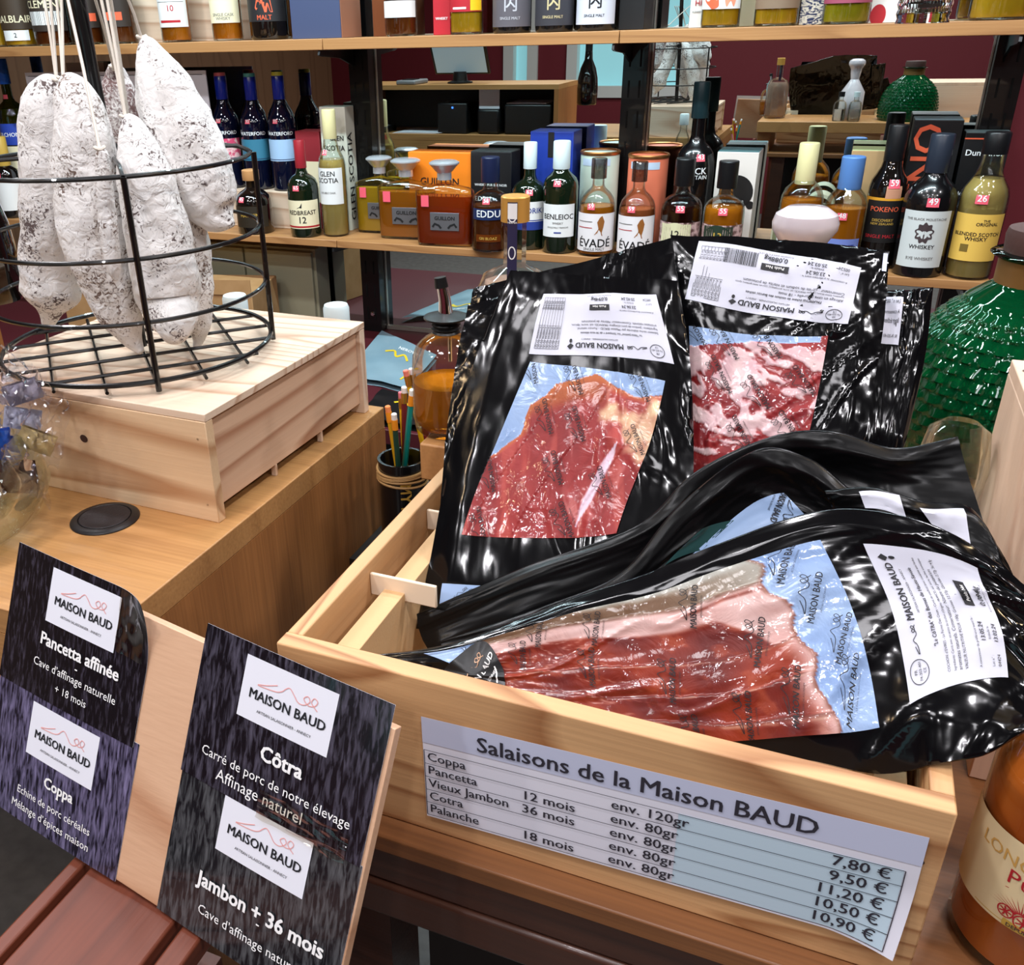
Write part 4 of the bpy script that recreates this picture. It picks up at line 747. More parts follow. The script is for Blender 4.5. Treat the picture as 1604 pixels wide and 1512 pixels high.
# glass bowl with wrapped packets
bc = Vector((-0.826, 0.572, ZO)); o = thing('glass_bowl', 'round clear glass bowl of wrapped packets at the left edge of the counter', 'bowl', bc)
rb = .122
pr = [(0.0, .0005), (rb * .62, .0005), (rb * .74, .004), (rb * .92, .022), (rb * 1.0, .048), (rb * .96, .072), (rb * .88, .092), (rb * .83, .1035), (rb * .81, .104), (rb * .86, .09), (rb * .94, .071), (rb * .965, .048), (rb * .88, .025), (rb * .68, .009), (0, .008)]
MB().lathe(pr, 56).build('bowl', glass('bowl_glass', (249, 254, 251), 0.0, .8), o)
wrap = glass('wrapper_film', (247, 247, 252), .1, 1.0)
pk = [('blue wrapped packet in the glass bowl', (40, 110, 220), (8, 726, .625), -.1, .15), ('brown wrapped packet standing in the glass bowl', (70, 38, 28), (34, 770, .615), .12, .25), ('red wrapped packet low in the glass bowl', (180, 40, 34), (-34, 775, .60), .3, .1), ('white labelled packet on top in the glass bowl', (225, 225, 232), (34, 672, .645), .25, -.2), ('clear wrapped packet sticking up highest in the glass bowl', (214, 206, 214), (44, 628, .655), -.25, .1), ('clear wrapped packet at the bowl rim beside the blue one', (206, 180, 120), (52, 705, .64), .5, -.1)]
for i, (lb, c, p, ry, rx) in enumerate(pk):
    q = thing('wrapped_packet', lb, 'packet', at_y(*p), 0, 'wrapped packets in the glass bowl'); q.rotation_euler = (rx, ry, .55)
    hs_ = .04 if i < 3 else .022
    b = MB(); b.grid(lambda u, v: Vector(((u - .5) * .036, -.003 - .003 * math.sin(u * PI) * math.sin(v * PI), v * hs_)), 6, 6); b.grid(lambda u, v: Vector(((.5 - u) * .036, .003 + .003 * math.sin(u * PI) * math.sin(v * PI), v * hs_)), 6, 6); b.build('sachet', mat('packet_%d' % i, c, .4), q)
    b = MB(); b.grid(lambda u, v: Vector(((u - .5) * (.060 - .02 * v) + .008 * noise.noise(Vector((u * 6, v * 6, i))), -.009 - .018 * noise.noise(Vector((u * 7, v * 7, i + 3))), v * .075 - .008 + .010 * noise.noise(Vector((u * 8, 1, i))))), 28, 28); b.build('clear_wrapper', wrap, q, angle=20)
# ================================================================ OPEN CRATE
CX0, CX1, CYF, CYB, CZT = -0.313, 0.105, 0.434, 0.775, 1.120
t = thing('open_crate', 'open pine crate in front, filled with black vacuum packs', 'crate', (CX0, CYF, ZC))
Wc, Dc, Hc = CX1 - CX0, CYB - CYF, CZT - ZC
MB().box((0, 0, 0.0005), (Wc, 0.0145, Hc)).build('front_board', cpine, t, bevel=0.0012)
MB().box((0, Dc - 0.0145, 0.0005), (Wc, Dc, Hc - .045)).build('back_board', cpine, t, bevel=0.0012)
for x in (0.0, Wc - 0.0125): MB().box((x, 0.0148, 0.0005), (x + 0.0125, Dc - 0.0148, Hc - .0006)).build('side_board', cpiney, t, bevel=0.0012)
MB().box((0.0128, 0.0148, 0.002), (Wc - 0.0128, Dc - 0.0148, 0.008)).build('floor_board', cpine, t)
mdf = mat('mdf_strip', (206, 168, 122), 0.7, bump=.05, bscale=400)
for x in (0.021, Wc - 0.041):
    MB().box((x + .004, 0.0152, 0.0085), (x + .022, Dc - 0.0152, Hc - .022)).build('insert_block', mdf, t, bevel=.0006)
for y in (0.118, 0.232):
    MB().box((0.0127, y, Hc - .030), (0.070, y + .0032, Hc - .010)).build('divider_slat', mat('slat_pale', (236, 216, 190), .6), t, bevel=.001)
for x, z in ((Wc - .010, .095), (Wc - .012, .055), (Wc - .015, .018)): MB().add([Vector((x + .0016 * math.cos(a), -.0004, z + .0016 * math.sin(a))) for a in np.linspace(0, 2 * PI, 11)[:-1]], [tuple(range(10))]).build('nail', mat('nail_dark', (70, 50, 36), .5), t, smooth=False)

# price sheet on the crate front
def px_xz(px, py): q = at_y(px, py, CYF - .0012); return q
sg = thing('price_sheet', 'white printed price list sheet stuck to the crate front', 'price list', (0, CYF - .0012, 0))
TL, TR, BR, BL = (px_xz(*p) for p in ((660, 1122), (1456, 1312), (1397, 1512), (655, 1297)))
ex = (TR - TL); Wd = ex.length; ex.normalize(); ez = Vector((0, 0, 1)); ey = (ez - ex * ez.dot(ex)).normalized(); Hs = .0885
def sheet(x, y, off=0.0):
    """x from the left edge, y down from the top edge; the lower right corner curls off the wood"""
    u, v = x / Wd, y / Hs; c = max(0, (u - .86) / .14); d = max(0, (v - .45) / .55)
    q = TL + ex * (x - .0016 * v) - ey * y; q.y = -off - .0003 - .010 * (c * d) ** 1.5; q.x -= .004 * (c * d) ** 1.5; return q
b = MB(); b.grid(lambda u, v: sheet(u * Wd, v * Hs), 60, 20); b.build('paper', mat('sheet_white', (226, 226, 238), .55), sg)
b = MB(); b.grid(lambda u, v: sheet(u * Wd, v * .0215, .0003), 60, 4); b.build('title_band', mat('band_lilac', (196, 202, 226), .55), sg)
b = MB(); b.grid(lambda u, v: sheet(Wd * (.565 + .41 * u), .0275 + v * .0585, .0003), 30, 14); b.build('price_column', mat('col_blue', (192, 214, 228), .55), sg)
f = lambda x, y: sheet(x, -y, .0007)
b = MB(); x1 = text2d('Salaisons de la Maison BAUD', .018)[2]; put_text(b, 'Salaisons de la Maison BAUD', Wd * .475, -.0175, Wd * .69 / x1, f, 'c', .014)
rows = [('Coppa', '', 'env. 120gr', '7,80 €'), ('Pancetta', '12 mois', 'env. 80gr', '9,50 €'), ('Vieux Jambon', '36 mois', 'env. 80gr', '11,20 €'), ('Cotra', '', 'env. 80gr', '10,50 €'), ('Palanche', '18 mois', 'env. 80gr', '10,90 €')]
y0, dy = .0275, .0117
for i, (a, m_, c, p) in enumerate(rows):
    yb = -(y0 + dy * i + .0086); sz = .0104
    put_text(b, a, Wd * .010, yb, sz, f, 'l', .010, sx=1.0)
    if m_: put_text(b, m_, Wd * .233, yb - .0005, sz, f, 'l', .012, sx=1.08)
    put_text(b, c, Wd * .428, yb - .0005, sz, f, 'l', .012, sx=1.08)
    put_text(b, p, Wd * .955, yb, sz * 1.05, f, 'r', .012, sx=1.08)
for i in range(6): strip2d(b, [(Wd * (.003 + .974 * k / 30), -(y0 + dy * i)) for k in range(31)], .00045, f)
for x in (.003, .977): strip2d(b, [(Wd * x, -(y0 + dy * 5 * k / 10)) for k in range(11)], .00055, f)
b.build('lettering', mat('sheet_ink', (46, 44, 54), .6), sg, smooth=False)

# ================================================================ LEANING SIGN BOARD WITH FOUR CARDS
BC = Vector((-0.2753, 0.3744, 1.5 - 0.4026)); bex = Vector((.987, -.152, -.04)).normalized(); bey = Vector((-.085, -.375, -.923)); bey = (bey - bex * bey.dot(bex)).normalized(); bn = bex.cross(bey)   # bey runs down the board, bn away from the shopper
def bd(u, v, off=0.0): return BC + bex * u + bey * v - bn * off
t = thing('leaning_board', 'plain pine board leaning in front of the counter with menu cards on it', 'board', bd(-.09, .157)); o_ = Vector(t.location)
def slab(u0, v0, u1, v1, d0, d1, ox):
    b = MB(); vs = [bd(u, v, d) - ox for d in (d1, d0) for u, v in ((u0, v0), (u1, v0), (u1, v1), (u0, v1))]
    b.add(vs, [(0, 3, 2, 1), (4, 5, 6, 7), (0, 1, 5, 4), (1, 2, 6, 5), (2, 3, 7, 6), (3, 0, 4, 7)]); return b
slab(-.262, -.037, .0785, .157, -.0075, 0, o_).build('panel', wood('board_pine', (212, 172, 140), (170, 118, 84), 0, 8, 4.5, .5, .3, .7, knots=True), t, bevel=.0006)
slate = noisy('slate_print', (20, 18, 22), (92, 86, 104), 150, .22, (2.6, 1, .35), .50, .95, 9, .3, dist=.5, turn=.6)
slate2 = noisy('slate_print_light', (24, 22, 34), (140, 132, 172), 150, .22, (2.8, 1, .26), .38, .86, 9, .3, dist=.5, turn=.62)
pinkl = mat('logo_pink', (226, 160, 156), .6); darkt = mat('logo_ink', (26, 28, 34), .6)
def card(label, u0, v0, w, h, m, title, lines, tl, off=0.0006, curl=0.0, logo_c=(.5, .25), skew=0.0):
    t = thing('menu_card', label, 'card', bd(u0 + w / 2, v0 + h), 0, 'slate-look menu cards on the board'); ox = Vector(t.location)
    def F(u, v, e=0.0):
        s = u / w; c = max(0, (s - .72) / .28) * max(0, 1 - v / (h * .5)); lift = curl * c * c + .0012 * math.sin(s * PI) 
        return bd(u0 + u + skew * v, v0 + v, off + lift + e) - ox
    b = MB(); b.grid(lambda a, c: F(a * w, c * h), 28, 20); b.build('sheet', m, t)
    b = MB(); b.grid(lambda a, c: F(a * w, c * h, -.0004), 28, 20); b.build('backing', mat('card_back', (228, 228, 236), .6), t)
    lw, lh = .0735, .0415; cx, cy = logo_c[0] * w, logo_c[1] * h
    b = MB(); b.grid(lambda a, c: F(cx + (a - .5) * lw, cy + (c - .5) * lh, .0004), 8, 6); lo = b.build('logo_sticker', mat('sticker_white', (224, 226, 236), .5), t)
    b = MB(); b2 = MB(); f = lambda x, y: F(x, -y, .0008); size = .0615 / text2d('MAISON BAUD', .022)[2]
    put_text(b, 'MAISON BAUD', cx + .001, -cy - .0055, size * 1.0, f, 'c', .022); put_text(b, 'ARTISAN SALAISONNIER - ANNECY', cx + .001, -cy - .0135, .044 / text2d('ARTISAN SALAISONNIER - ANNECY')[2], f, 'c', .0)
    b.build('lettering', darkt, lo, smooth=False)
    strip2d(b2, [((a - .4) * .048 + cx, -cy + .0042 + (c - .33) * .024) for a, c in KNIFE], .0006, f); b2.build('knife_drawing', pinkl, lo, smooth=False)
    b = MB(); put_text(b, title[0], tl[0] * w, -tl[1] * h, title[1] / text2d(title[0], .03)[2], f, 'c', .03)
    for s, x, y, wd in lines: put_text(b, s, x * w, -y * h, wd / text2d(s)[2], f, 'c', .0)
    b.build('lettering', whitem, t, smooth=False); return t
card('menu card for pancetta, upper card of the left pair, corner curling', -.2690, -.0505, .1490, .1075, slate, ('Pancetta affinée', .084), (('-', .56, .70, .003), ('Cave d’affinage naturelle', .55, .78, .089), ('+ 18 mois', .55, .90, .034)), (.56, .615), .0012, .016, (.535, .255))
card('menu card for coppa, lower card of the left pair', -.2680, .0525, .1530, .1060, slate2, ('Coppa', .032), (('-', .55, .70, .003), ('Echine de porc céréales', .53, .795, .082), ('Mélange d’épices maison', .52, .91, .087)), (.55, .645), .0006, 0, (.52, .285))
card('menu card for cotra, upper card of the right pair', -.0740, -.0515, .1497, .1050, noisy('slate_teal', (20, 19, 24), (104, 100, 118), 140, .16, (2.6, 1, .32), .44, .92, 9, .6, dist=.5, turn=.58), ('Côtra', .034), (('Carré de porc de notre élevage', .51, .815, .122), ('Affinage naturel', .45, .93, .072)), (.535, .665), .0012, 0, (.50, .27))
card('menu card for ham of 36 months, lower card of the right pair', -.0730, .0525, .1500, .1050, noisy('slate_green', (22, 24, 28), (110, 112, 116), 140, .16, (2.6, 1, .32), .42, .92, 9, .6, dist=.5, turn=.58), ('Jambon + 36 mois', .105), (('-', .57, .71, .003), ('Cave d’affinage naturelle', .55, .84, .093)), (.56, .66), .0006, 0, (.515, .18))
tapem = glass('tape_film', (238, 234, 226), .1, .45)
for lb, u0, v0, u1, v1, a in (('clear sticky tape over the top of the left cards', -.150, -.052, -.121, -.006, .0), ('clear sticky tape between the two right cards', -.004, .036, .066, .055, .0)):
    b = MB(); oo = bd(u0, v0); cl = lambda u, v: (.016 * (max(0, ((u + .269) / .149 - .72) / .28) * max(0, 1 - (v + .0505) / .05375)) ** 2) if u0 < -.1 else 0
    b.grid(lambda p, q: bd(u0 + (u1 - u0) * p, v0 + (v1 - v0) * q, .0050 + cl(u0 + (u1 - u0) * p, v0 + (v1 - v0) * q) + .0016 * noise.noise(Vector((p * 5, q * 5, u0 * 50)))) - oo, 30, 18); tag(b.build('sticky_tape', tapem, loc=oo), lb, 'tape', 'sticky tape pieces')

# ================================================================ THINGS STANDING ROUND THE CRATE
# decanter with pourer on the raised table
def lathe_thing(name, label, cat, loc, group=None): return thing(name, label, cat, loc, 0, group)
P = at_z(703, 733, ZR); P = Vector((P.x, .855, ZR)); P.x = at_y(703, 733, .855).x; k = depth(P) / FPX; r = 53 * k
Ht = at_y(703, 522, P.y).z - ZR
o = lathe_thing('pourer_bottle', 'clear bottle of amber spirit with metal pourer on the raised table', 'bottle', P)
MB().lathe([(r * .85, .0005), (r * .97, .006), (r, .02), (r, Ht * .66), (r * .97, Ht * .78), (r * .86, Ht * .88), (r * .6, Ht * .96), (r * .36, Ht), (r * .34, Ht * 1.07)], 48).build('glass', clear, o)
MB().lathe([(r * .8, .006), (r * .93, .012), (r * .96, .024), (r * .96, Ht * .52)], 48).build('spirit', amber, o)
MB().lathe([(r * .36, Ht * 1.0), (r * .40, Ht * 1.01), (r * .36, Ht * 1.03), (r * .42, Ht * 1.05), (r * .36, Ht * 1.07), (r * .42, Ht * 1.09), (r * .37, Ht * 1.12), (r * .62, Ht * 1.15), (r * .62, Ht * 1.165), (r * .3, Ht * 1.2), (0, Ht * 1.2)], 32).build('rubber_stopper', black, o)
MB().tube([Vector((0, 0, Ht * 1.19)), Vector((-.001, 0, Ht * 1.34)), Vector((-.004, 0, Ht * 1.47))], [.0075, .0062, .0055], 14).build('spout', chrome, o)
MB().tube([Vector((-.004, 0, Ht * 1.44)), Vector((-.0055, 0, Ht * 1.535))], [.0072, .0062], 14).build('spout_cap', black, o)
MB().tube([Vector((.004, 0, Ht * 1.0)), Vector((.004, 0, Ht * .72))], .0022, 8).build('air_tube', chrome, o)
# pencils: black jar with rubber bands and steel cup, on a small stand between counter and table
o = MB().box((-0.535, .93, 0.83), (-.372, 1.075, 0.86)).build('corner_stand', mat('stand_dark', (34, 26, 22), .6)); tag(o, 'small dark stand in the gap between oak counter and raised table', 'stand'); MB().box((-.46, .99, 0), (-.44, 1.01, .83)).build('leg', blackmetal, o)
jr = at_y(614, 716, .968); JZ = .8605; jh = jr.z - JZ; jar = lathe_thing('pencil_jar', 'black jar of pencils wrapped in rubber bands, beside the counter corner', 'jar', (jr.x + .012, .972, JZ)); jrad = .031
MB().lathe([(jrad * .95, 0), (jrad, .004), (jrad, jh - .004), (jrad * 1.02, jh), (jrad * .9, jh), (jrad * .9, .006), (0, .006)], 36).build('jar_body', mat('jar_black', (18, 18, 20), .25, coat=.5), jar)
for i in range(5): MB().tube([Vector((1.04 * jrad * math.cos(a), 1.04 * jrad * math.sin(a), jh - .012 - i * .0045 + .003 * math.sin(a + i))) for a in np.linspace(0, 2 * PI, 33)[:-1]], .0017, 6, closed=True).build('rubber_band', mat('rubber_tan', (186, 146, 92), .6), jar)
f = cyl_fn(jrad + .0006, 0, .35); b = MB(); put_text(b, 'MY MAI 21', .0, jh * .52, .02, f, 'c', .02, -PI / 2); b.build('lettering', goldi, jar, smooth=False)
scx = at_y(648, 690, 1.012); cupr = .0265; cz = .8605; ch = at_y(650, 697, 1.0).z - cz; cup = lathe_thing('steel_cup', 'steel cup of pencils behind the black pencil jar', 'cup', (jar.location.x + .038, 1.032, cz))
MB().lathe([(cupr * .8, 0), (cupr, ch), (cupr * 1.05, ch + .001), (cupr * .95, ch), (cupr * .76, .004), (0, .004)], 36).build('cup_body', steel, cup)
def pencil(label, foot, tip, col, rub=(238, 120, 120), gold_=True):
    foot, tip = Vector(foot), Vector(tip); d = tip - foot; L_ = d.length; q = d.to_track_quat('Z', 'Y')
    o = thing('pencil', label, 'pencil', foot, 0, 'pencils standing in the jar and cup'); o.rotation_mode = 'QUATERNION'; o.rotation_quaternion = q; rr = .0037
    MB().lathe([(.0005, 0), (rr, .012), (rr, L_ - .022)], 6).build('shaft', mat('pencil_%d_%d_%d' % col, col, .35, coat=.3), o)
    MB().lathe([(rr * 1.08, L_ - .0218), (rr * 1.08, L_ - .008)], 16).build('ferrule', mat('ferrule_%d' % gold_, (214, 170, 80) if gold_ else (240, 150, 40), .3, .9 if gold_ else 0), o)
    MB().lathe([(rr, L_ - .0079), (rr, L_ - .001), (rr * .8, L_)], 16).build('eraser', mat('eraser_%d_%d' % rub[:2], rub, .7), o)
jb = Vector((jar.location.x, jar.location.y, JZ + .007)); cb = Vector((cup.location.x, cup.location.y, cz + .005))
for lb, px, py, Y, col, rub, gd, base, dx in (('yellow pencil with orange eraser, leftmost in the black jar', 607, 636, .962, (226, 168, 30), (238, 140, 80), False, jb, (.006, 0)), ('dark green pencil with white eraser in the black jar', 617, 648, .95, (28, 70, 56), (236, 232, 226), False, jb, (.004, -.01)), ('teal pencil leaning right in the black jar', 646, 610, .966, (20, 140, 132), (238, 236, 230), False, jb, (-.012, -.004)), ('maroon pencil leaning right in the black jar', 633, 606, .985, (110, 30, 36), (238, 228, 220), True, jb, (-.006, .012)), ('bright yellow pencil in the black jar', 628, 614, .995, (240, 190, 20), (228, 120, 130), True, jb, (.0, .014)),
                                             ('yellow pencil with pink eraser in the steel cup', 635, 580, 1.012, (236, 186, 20), (240, 130, 110), True, cb, (-.008, 0)), ('crimson pencil with white eraser, tallest in the steel cup', 644, 577, 1.02, (150, 40, 50), (240, 236, 234), True, cb, (0, .0)), ('rose pencil in the steel cup beside the bottle', 650, 610, 1.04, (206, 120, 130), (236, 226, 226), True, cb, (.008, .01))):
    pencil(lb, base + Vector((dx[0], dx[1], 0)), at_y(px, py, Y), col, rub, gd)
# bottle with gold stopper and label strip
P = Vector((at_y(806, 420, .965).x, .965, ZR)); Hn = at_y(806, 306, .965).z - ZR; k = depth(P + Vector((0, 0, Hn))) / FPX
o = lathe_thing('stoppered_bottle', 'clear bottle with gold wooden stopper and blue label strip, behind the packs', 'bottle', P)
rn = 19 * k
MB().lathe([(.040, .0005), (.044, .008), (.044, Hn * .55), (.036, Hn * .63), (rn * 1.0, Hn * .68), (rn, Hn * .9)], 10).build('glass', clear, o)
MB().lathe([(.036, .006), (.041, .012), (.041, Hn * .52), (.034, Hn * .6)], 10).build('spirit', spirit('rosy_pale', (226, 180, 160)), o)
MB().lathe([(rn * 1.2, Hn * .885), (rn * 1.2, Hn * .995), (rn * 1.1, Hn), (0, Hn)], 32).build('stopper', mat('gold_wood', (204, 152, 72), .35, .3), o)
f = cyl_fn(rn * 1.23, Hn * .62, .12); b = MB(); b.grid(lambda u, v: f((u - .5) * rn * .85, v * Hn * .36), 6, 10); so = b.build('label_strip', mat('strip_navy', (40, 36, 70), .5), o)
f = cyl_fn(rn * 1.26, Hn * .62, .12); b = MB()
for y_, s_ in ((.17, .5), (.33, .3)): strip2d(b, [(rn * .28 * math.cos(a), Hn * (y_ - .04) + rn * s_ * math.sin(a)) for a in np.linspace(0, 2 * PI, 20)], rn * .1, f)
rect(b, -rn * .4, Hn * .285, rn * .4, Hn * .355, f); put_text(b, 'HERMIA', 0, Hn * .265, rn * .8 / text2d('HERMIA')[2], f, 'c', .01); b.build('lettering', whitem, so, smooth=False)
# white ceramic knob bottle
P = Vector((at_y(1254, 400, 1.0).x, 1.0, ZR)); z1 = at_y(1254, 322, 1.0).z - ZR; z0 = at_y(1254, 385, 1.0).z - ZR; k = depth(P + Vector((0, 0, z1))) / FPX
o = lathe_thing('ceramic_bottle', 'white marbled ceramic bottle with mushroom top behind the back packs', 'bottle', P); R_ = 50 * k
MB().lathe([(.04, .0005), (.045, .01), (.045, z0 * .55), (R_ * .5, z0 * .8), (R_ * .62, z0 * .93), (R_ * .66, z0), (R_ * .8, z0 + (z1 - z0) * .2), (R_ * .98, z0 + (z1 - z0) * .42), (R_, z0 + (z1 - z0) * .6), (R_ * .92, z0 + (z1 - z0) * .8), (R_ * .6, z0 + (z1 - z0) * .97), (0, z1)], 40).build('ceramic', noisy('marbled_white', (226, 216, 220), (206, 196, 202), 16, .18, detail=3, coat=.7), o)
# green scaled demijohn
P = Vector((at_y(1586, 600, 1.0).x, 1.0, ZR)); k = depth(P + Vector((0, 0, .15))) / FPX; Rg = .1085; z = lambda py: at_y(1586, py, 1.0).z - ZR
o = lathe_thing('green_demijohn', 'big emerald green bottle with scaly texture and brown stopper at the right', 'bottle', P)
zs, zn, zt_, zc = z(470), z(437), z(395), z(356)
gm, nt, p = _new('emerald_scales'); N = nt.nodes; L = nt.links
p.inputs['Base Color'].default_value = rgb(5, 104, 56); p.inputs['Roughness'].default_value = .04; p.inputs['Transmission Weight'].default_value = .72; p.inputs['IOR'].default_value = 1.45
body = [(Rg * .9, .0005), (Rg * .97, .008), (Rg, .03)] + [(Rg * q / 143, z(py_)) for py_, q in ((660, 143), (620, 142), (580, 136), (530, 121), (500, 103), (470, 78), (450, 58), (437, 48), (395, 44))]
# scales pressed into the glass
pz = np.array(smooth_line(body, 10)); zz_ = np.arange(.0005, body[-1][1], .0022); prof = [(float(np.interp(q, pz[:, 1], pz[:, 0])), float(q)) for q in zz_]; seg = 216; rings = []
for j, (r_, z_) in enumerate(prof):
    am = .0042 if z_ < zs * 1.0 and z_ > .01 else 0; row = z_ / .0105; ring = []
    for q in range(seg):
        a = 2 * PI * q / seg; cx_ = q / seg * 36 + (.5 if int(row) % 2 else 0); fx = (cx_ % 1) - .5; fy = row % 1
        ring.append(Vector(((r_ + am * (1 - fy) * max(0, 1 - (2 * fx) ** 2) - am * .5) * math.cos(a), (r_ + am * (1 - fy) * max(0, 1 - (2 * fx) ** 2) - am * .5) * math.sin(a), z_)))
    rings.append(ring)
MB().loops(rings).build('glass', gm, o, angle=60)
M['emerald_scales'] = gm
MB().lathe([(Rg * .345, zt_ * .86), (Rg * .345, zt_ * .975)], 32).build('neck_label', mat('bronze_paper', (126, 92, 48), .45, .3), o)
MB().lathe([(Rg * .31, zt_ * .985), (Rg * .40, zt_ * .99), (Rg * .42, zt_), (Rg * .40, zt_ * 1.008), (Rg * .3, zt_ * 1.01)], 32).build('lip', glass('lip_glass', (120, 160, 140)), o)
MB().lathe([(Rg * .325, zt_ * 1.008), (Rg * .335, zc * .97), (Rg * .32, zc), (0, zc)], 32).build('stopper', wood('dark_cork', (74, 46, 40), (52, 32, 28), 0, 3, 9, .6), o)
# small clear bowl-shaped glass between demijohn and pale crate
P = Vector((at_y(1506, 700, .835).x - .004, .835, ZR)); o = lathe_thing('round_glass', 'small round clear glass tucked between green bottle and pale crate', 'glass', P); zz = at_y(1506, 662, .835).z - ZR
MB().lathe([(.018, .0005), (.026, .01), (.029, zz * .5), (.024, zz * .9), (.014, zz), (0, zz)], 32).build('glass', clear, o)
# pale crate standing at the right
t = thing('pale_crate', 'pale wooden crate standing upright at the right edge', 'crate', (0.151, 0.63, ZC)); Hq = 1.5 - .267 - ZC
pal = wood('pale_plank', (230, 198, 172), (204, 164, 138), 2, 6, 6, .6, .4, .4); palx = wood('pale_plank_x', (230, 198, 172), (204, 164, 138), 0, 6, 6, .6, .4, .4)
MB().box((0, 0.0, 0.0005), (0.013, 0.245, Hq - .012)).build('side_board', pal, t, bevel=.001)
MB().box((0.35, 0.0, 0.0005), (0.363, 0.245, Hq - .012)).build('side_board', pal, t, bevel=.001)
MB().box((0.0132, 0.0, 0.0005), (0.3498, 0.012, Hq - .0122)).build('front_board', palx, t, bevel=.001)
MB().box((0.0132, 0.233, 0.0005), (0.3498, 0.245, Hq - .0122)).build('back_board', palx, t, bevel=.001)
MB().box((0, 0, Hq - .0118), (0.363, 0.245, Hq)).build('top_board', pal, t, bevel=.001)
for x, y in ((.0075, .215), (.0075, .17), (.0075, .08)): MB().lathe([(.0032, Hq + .0001), (.0032, Hq + .0006), (0, Hq + .0004)], 14, T=Matrix.Translation((x, y, 0))).build('nail', mat('nail_grey', (120, 104, 98), .4, .6), t)
# orange punch bottle
P = Vector((0.171, 0.492, ZC)); Rp = .0425; o = lathe_thing('punch_bottle', 'bottle of orange punch with cream label at the right front', 'bottle', P)
MB().lathe([(Rp * .9, .0005), (Rp, .006), (Rp, .128), (Rp * .97, .138), (Rp * .8, .150), (Rp * .5, .158), (Rp * .36, .168), (Rp * .34, .23)], 48).build('glass', clear, o)
MB().lathe([(Rp * .85, .005), (Rp * .965, .01), (Rp * .965, .126), (Rp * .93, .137), (Rp * .76, .147)], 48).build('punch', noisy('punch_orange', (196, 84, 26), (226, 120, 44), 12, .12, coat=.3), o)
MB().lathe([(Rp * .38, .2), (Rp * .38, .245), (0, .245)], 24).build('cap', goldi, o)
fy = face_yaw(P.x, P.y); f = lambda x, y, e=.0: cyl_fn(Rp + .0006 + e, 0, fy)(x, y)
b = MB(); b.grid(lambda u, v: f((u - .5) * 2.9 * Rp, .040 + .060 * v + .004 * math.cos((u - .5) * 2.6)), 40, 8); lo = b.build('label', mat('label_cream', (228, 208, 164), .5), o)
f2 = lambda x, y: f(x, y, .0006); b = MB(); put_text(b, 'LONGUETEAU', 0, .0865, .076 / text2d('LONGUETEAU', .0)[2], f2, 'c', .0); b.build('lettering', mat('label_gold', (206, 160, 84), .4), lo, smooth=False)
b = MB(); put_text(b, 'Punch', .0, .0745, .034 / text2d('Punch', .0)[2], f2, 'c', .0); strip2d(b, [(-.016, .0705), (.016, .0705)], .0004, f2)
for i in range(15):                                    # drawn fruit: pineapple leaves and two halves
    a = PI * (.05 + .9 * i / 14); b.add([f2(-.004 + .003 * math.cos(a), .056 + .002 * math.sin(a)), f2(-.004 + .018 * math.cos(a + .06), .056 + .012 * math.sin(a + .06)), f2(-.004 + .003 * math.cos(a + .25), .056 + .002 * math.sin(a + .25))], [(0, 1, 2)])
for cx_, cy_, rr in ((-.012, .0545, .0042), (-.002, .0525, .0052), (.010, .0545, .005)):
    strip2d(b, [(cx_ + rr * math.cos(a), cy_ + rr * math.sin(a)) for a in np.linspace(0, 2 * PI, 22)], .0008, f2)
    for a in np.linspace(0, 2 * PI, 8)[:-1]: strip2d(b, [(cx_, cy_), (cx_ + rr * .8 * math.cos(a), cy_ + rr * .8 * math.sin(a))], .0009, f2)
b.build('drawing', redi, lo, smooth=False)
b = MB(); rect(b, -.030, .0435, .030, .0440, lambda x, y: f2(x, y + .003 * math.cos(x / Rp)), 24, 1); rect(b, -.012, .0415, .012, .0465, lambda x, y: f2(x, y + .003 * math.cos(x / Rp)), 12, 1); b.build('gold_ribbon', goldi, lo)
b = MB(); put_text(b, 'DEPUIS 1895', 0, .0427, .020 / text2d('DEPUIS 1895')[2], lambda x, y: f(x, y + .003 * math.cos(x / Rp), .001), 'c', .01); b.build('lettering', mat('sepia_ink'), lo, smooth=False)
# brown bottle and white-capped bottles behind the pine box
P = Vector((at_y(-14, 450, .97).x, .97, ZP))

o = lathe_thing('brown_bottle', 'dark brown bottle standing behind the rack at the left edge', 'bottle', P); MB().lathe([(.040, .0005), (.045, .008), (.046, .07), (.043, .11), (.034, .15), (.018, .185), (.014, .24)], 32).build('glass', darkglass, o); MB().lathe([(.0155, .215), (.0155, .25), (0, .25)], 20).build('cap', blackcap, o)
for px, py, lb in ((367, 462, 'white-capped clear bottle behind the pine box, left one'), (526, 477, 'white-capped clear bottle behind the pine box corner, right one')):
    q = at_y(px, py, 1.16); o = lathe_thing('capped_bottle', lb, 'bottle', (q.x, 1.16, .8005), 'white-capped bottles behind the pine box'); h = q.z - .8005; r = .031
    MB().lathe([(r * .9, 0), (r, .006), (r, h * .62), (r * .9, h * .72), (r * .5, h * .8), (r * .45, h * .9)], 32).build('glass', clear, o)
    MB().lathe([(r * .9, .004), (r * .94, .01), (r * .94, h * .45)], 32).build('liquid', spirit('water', (236, 240, 238), 1.0), o)
    MB().lathe([(r * .60, h * .87), (r * .62, h * .875), (r * .62, h * .985), (r * .55, h), (0, h)], 36).build('cap', whitecap, o)
    b = MB(); strip2d(b, [(.004 * math.sin(t_ * 3), .012 * (t_ - .5)) for t_ in np.linspace(0, 1, 12)], .0016, lambda x, y: Vector((x, y, h + .0006))); b.build('emblem', mat('emboss_grey', (190, 200, 206), .4), o, smooth=False)
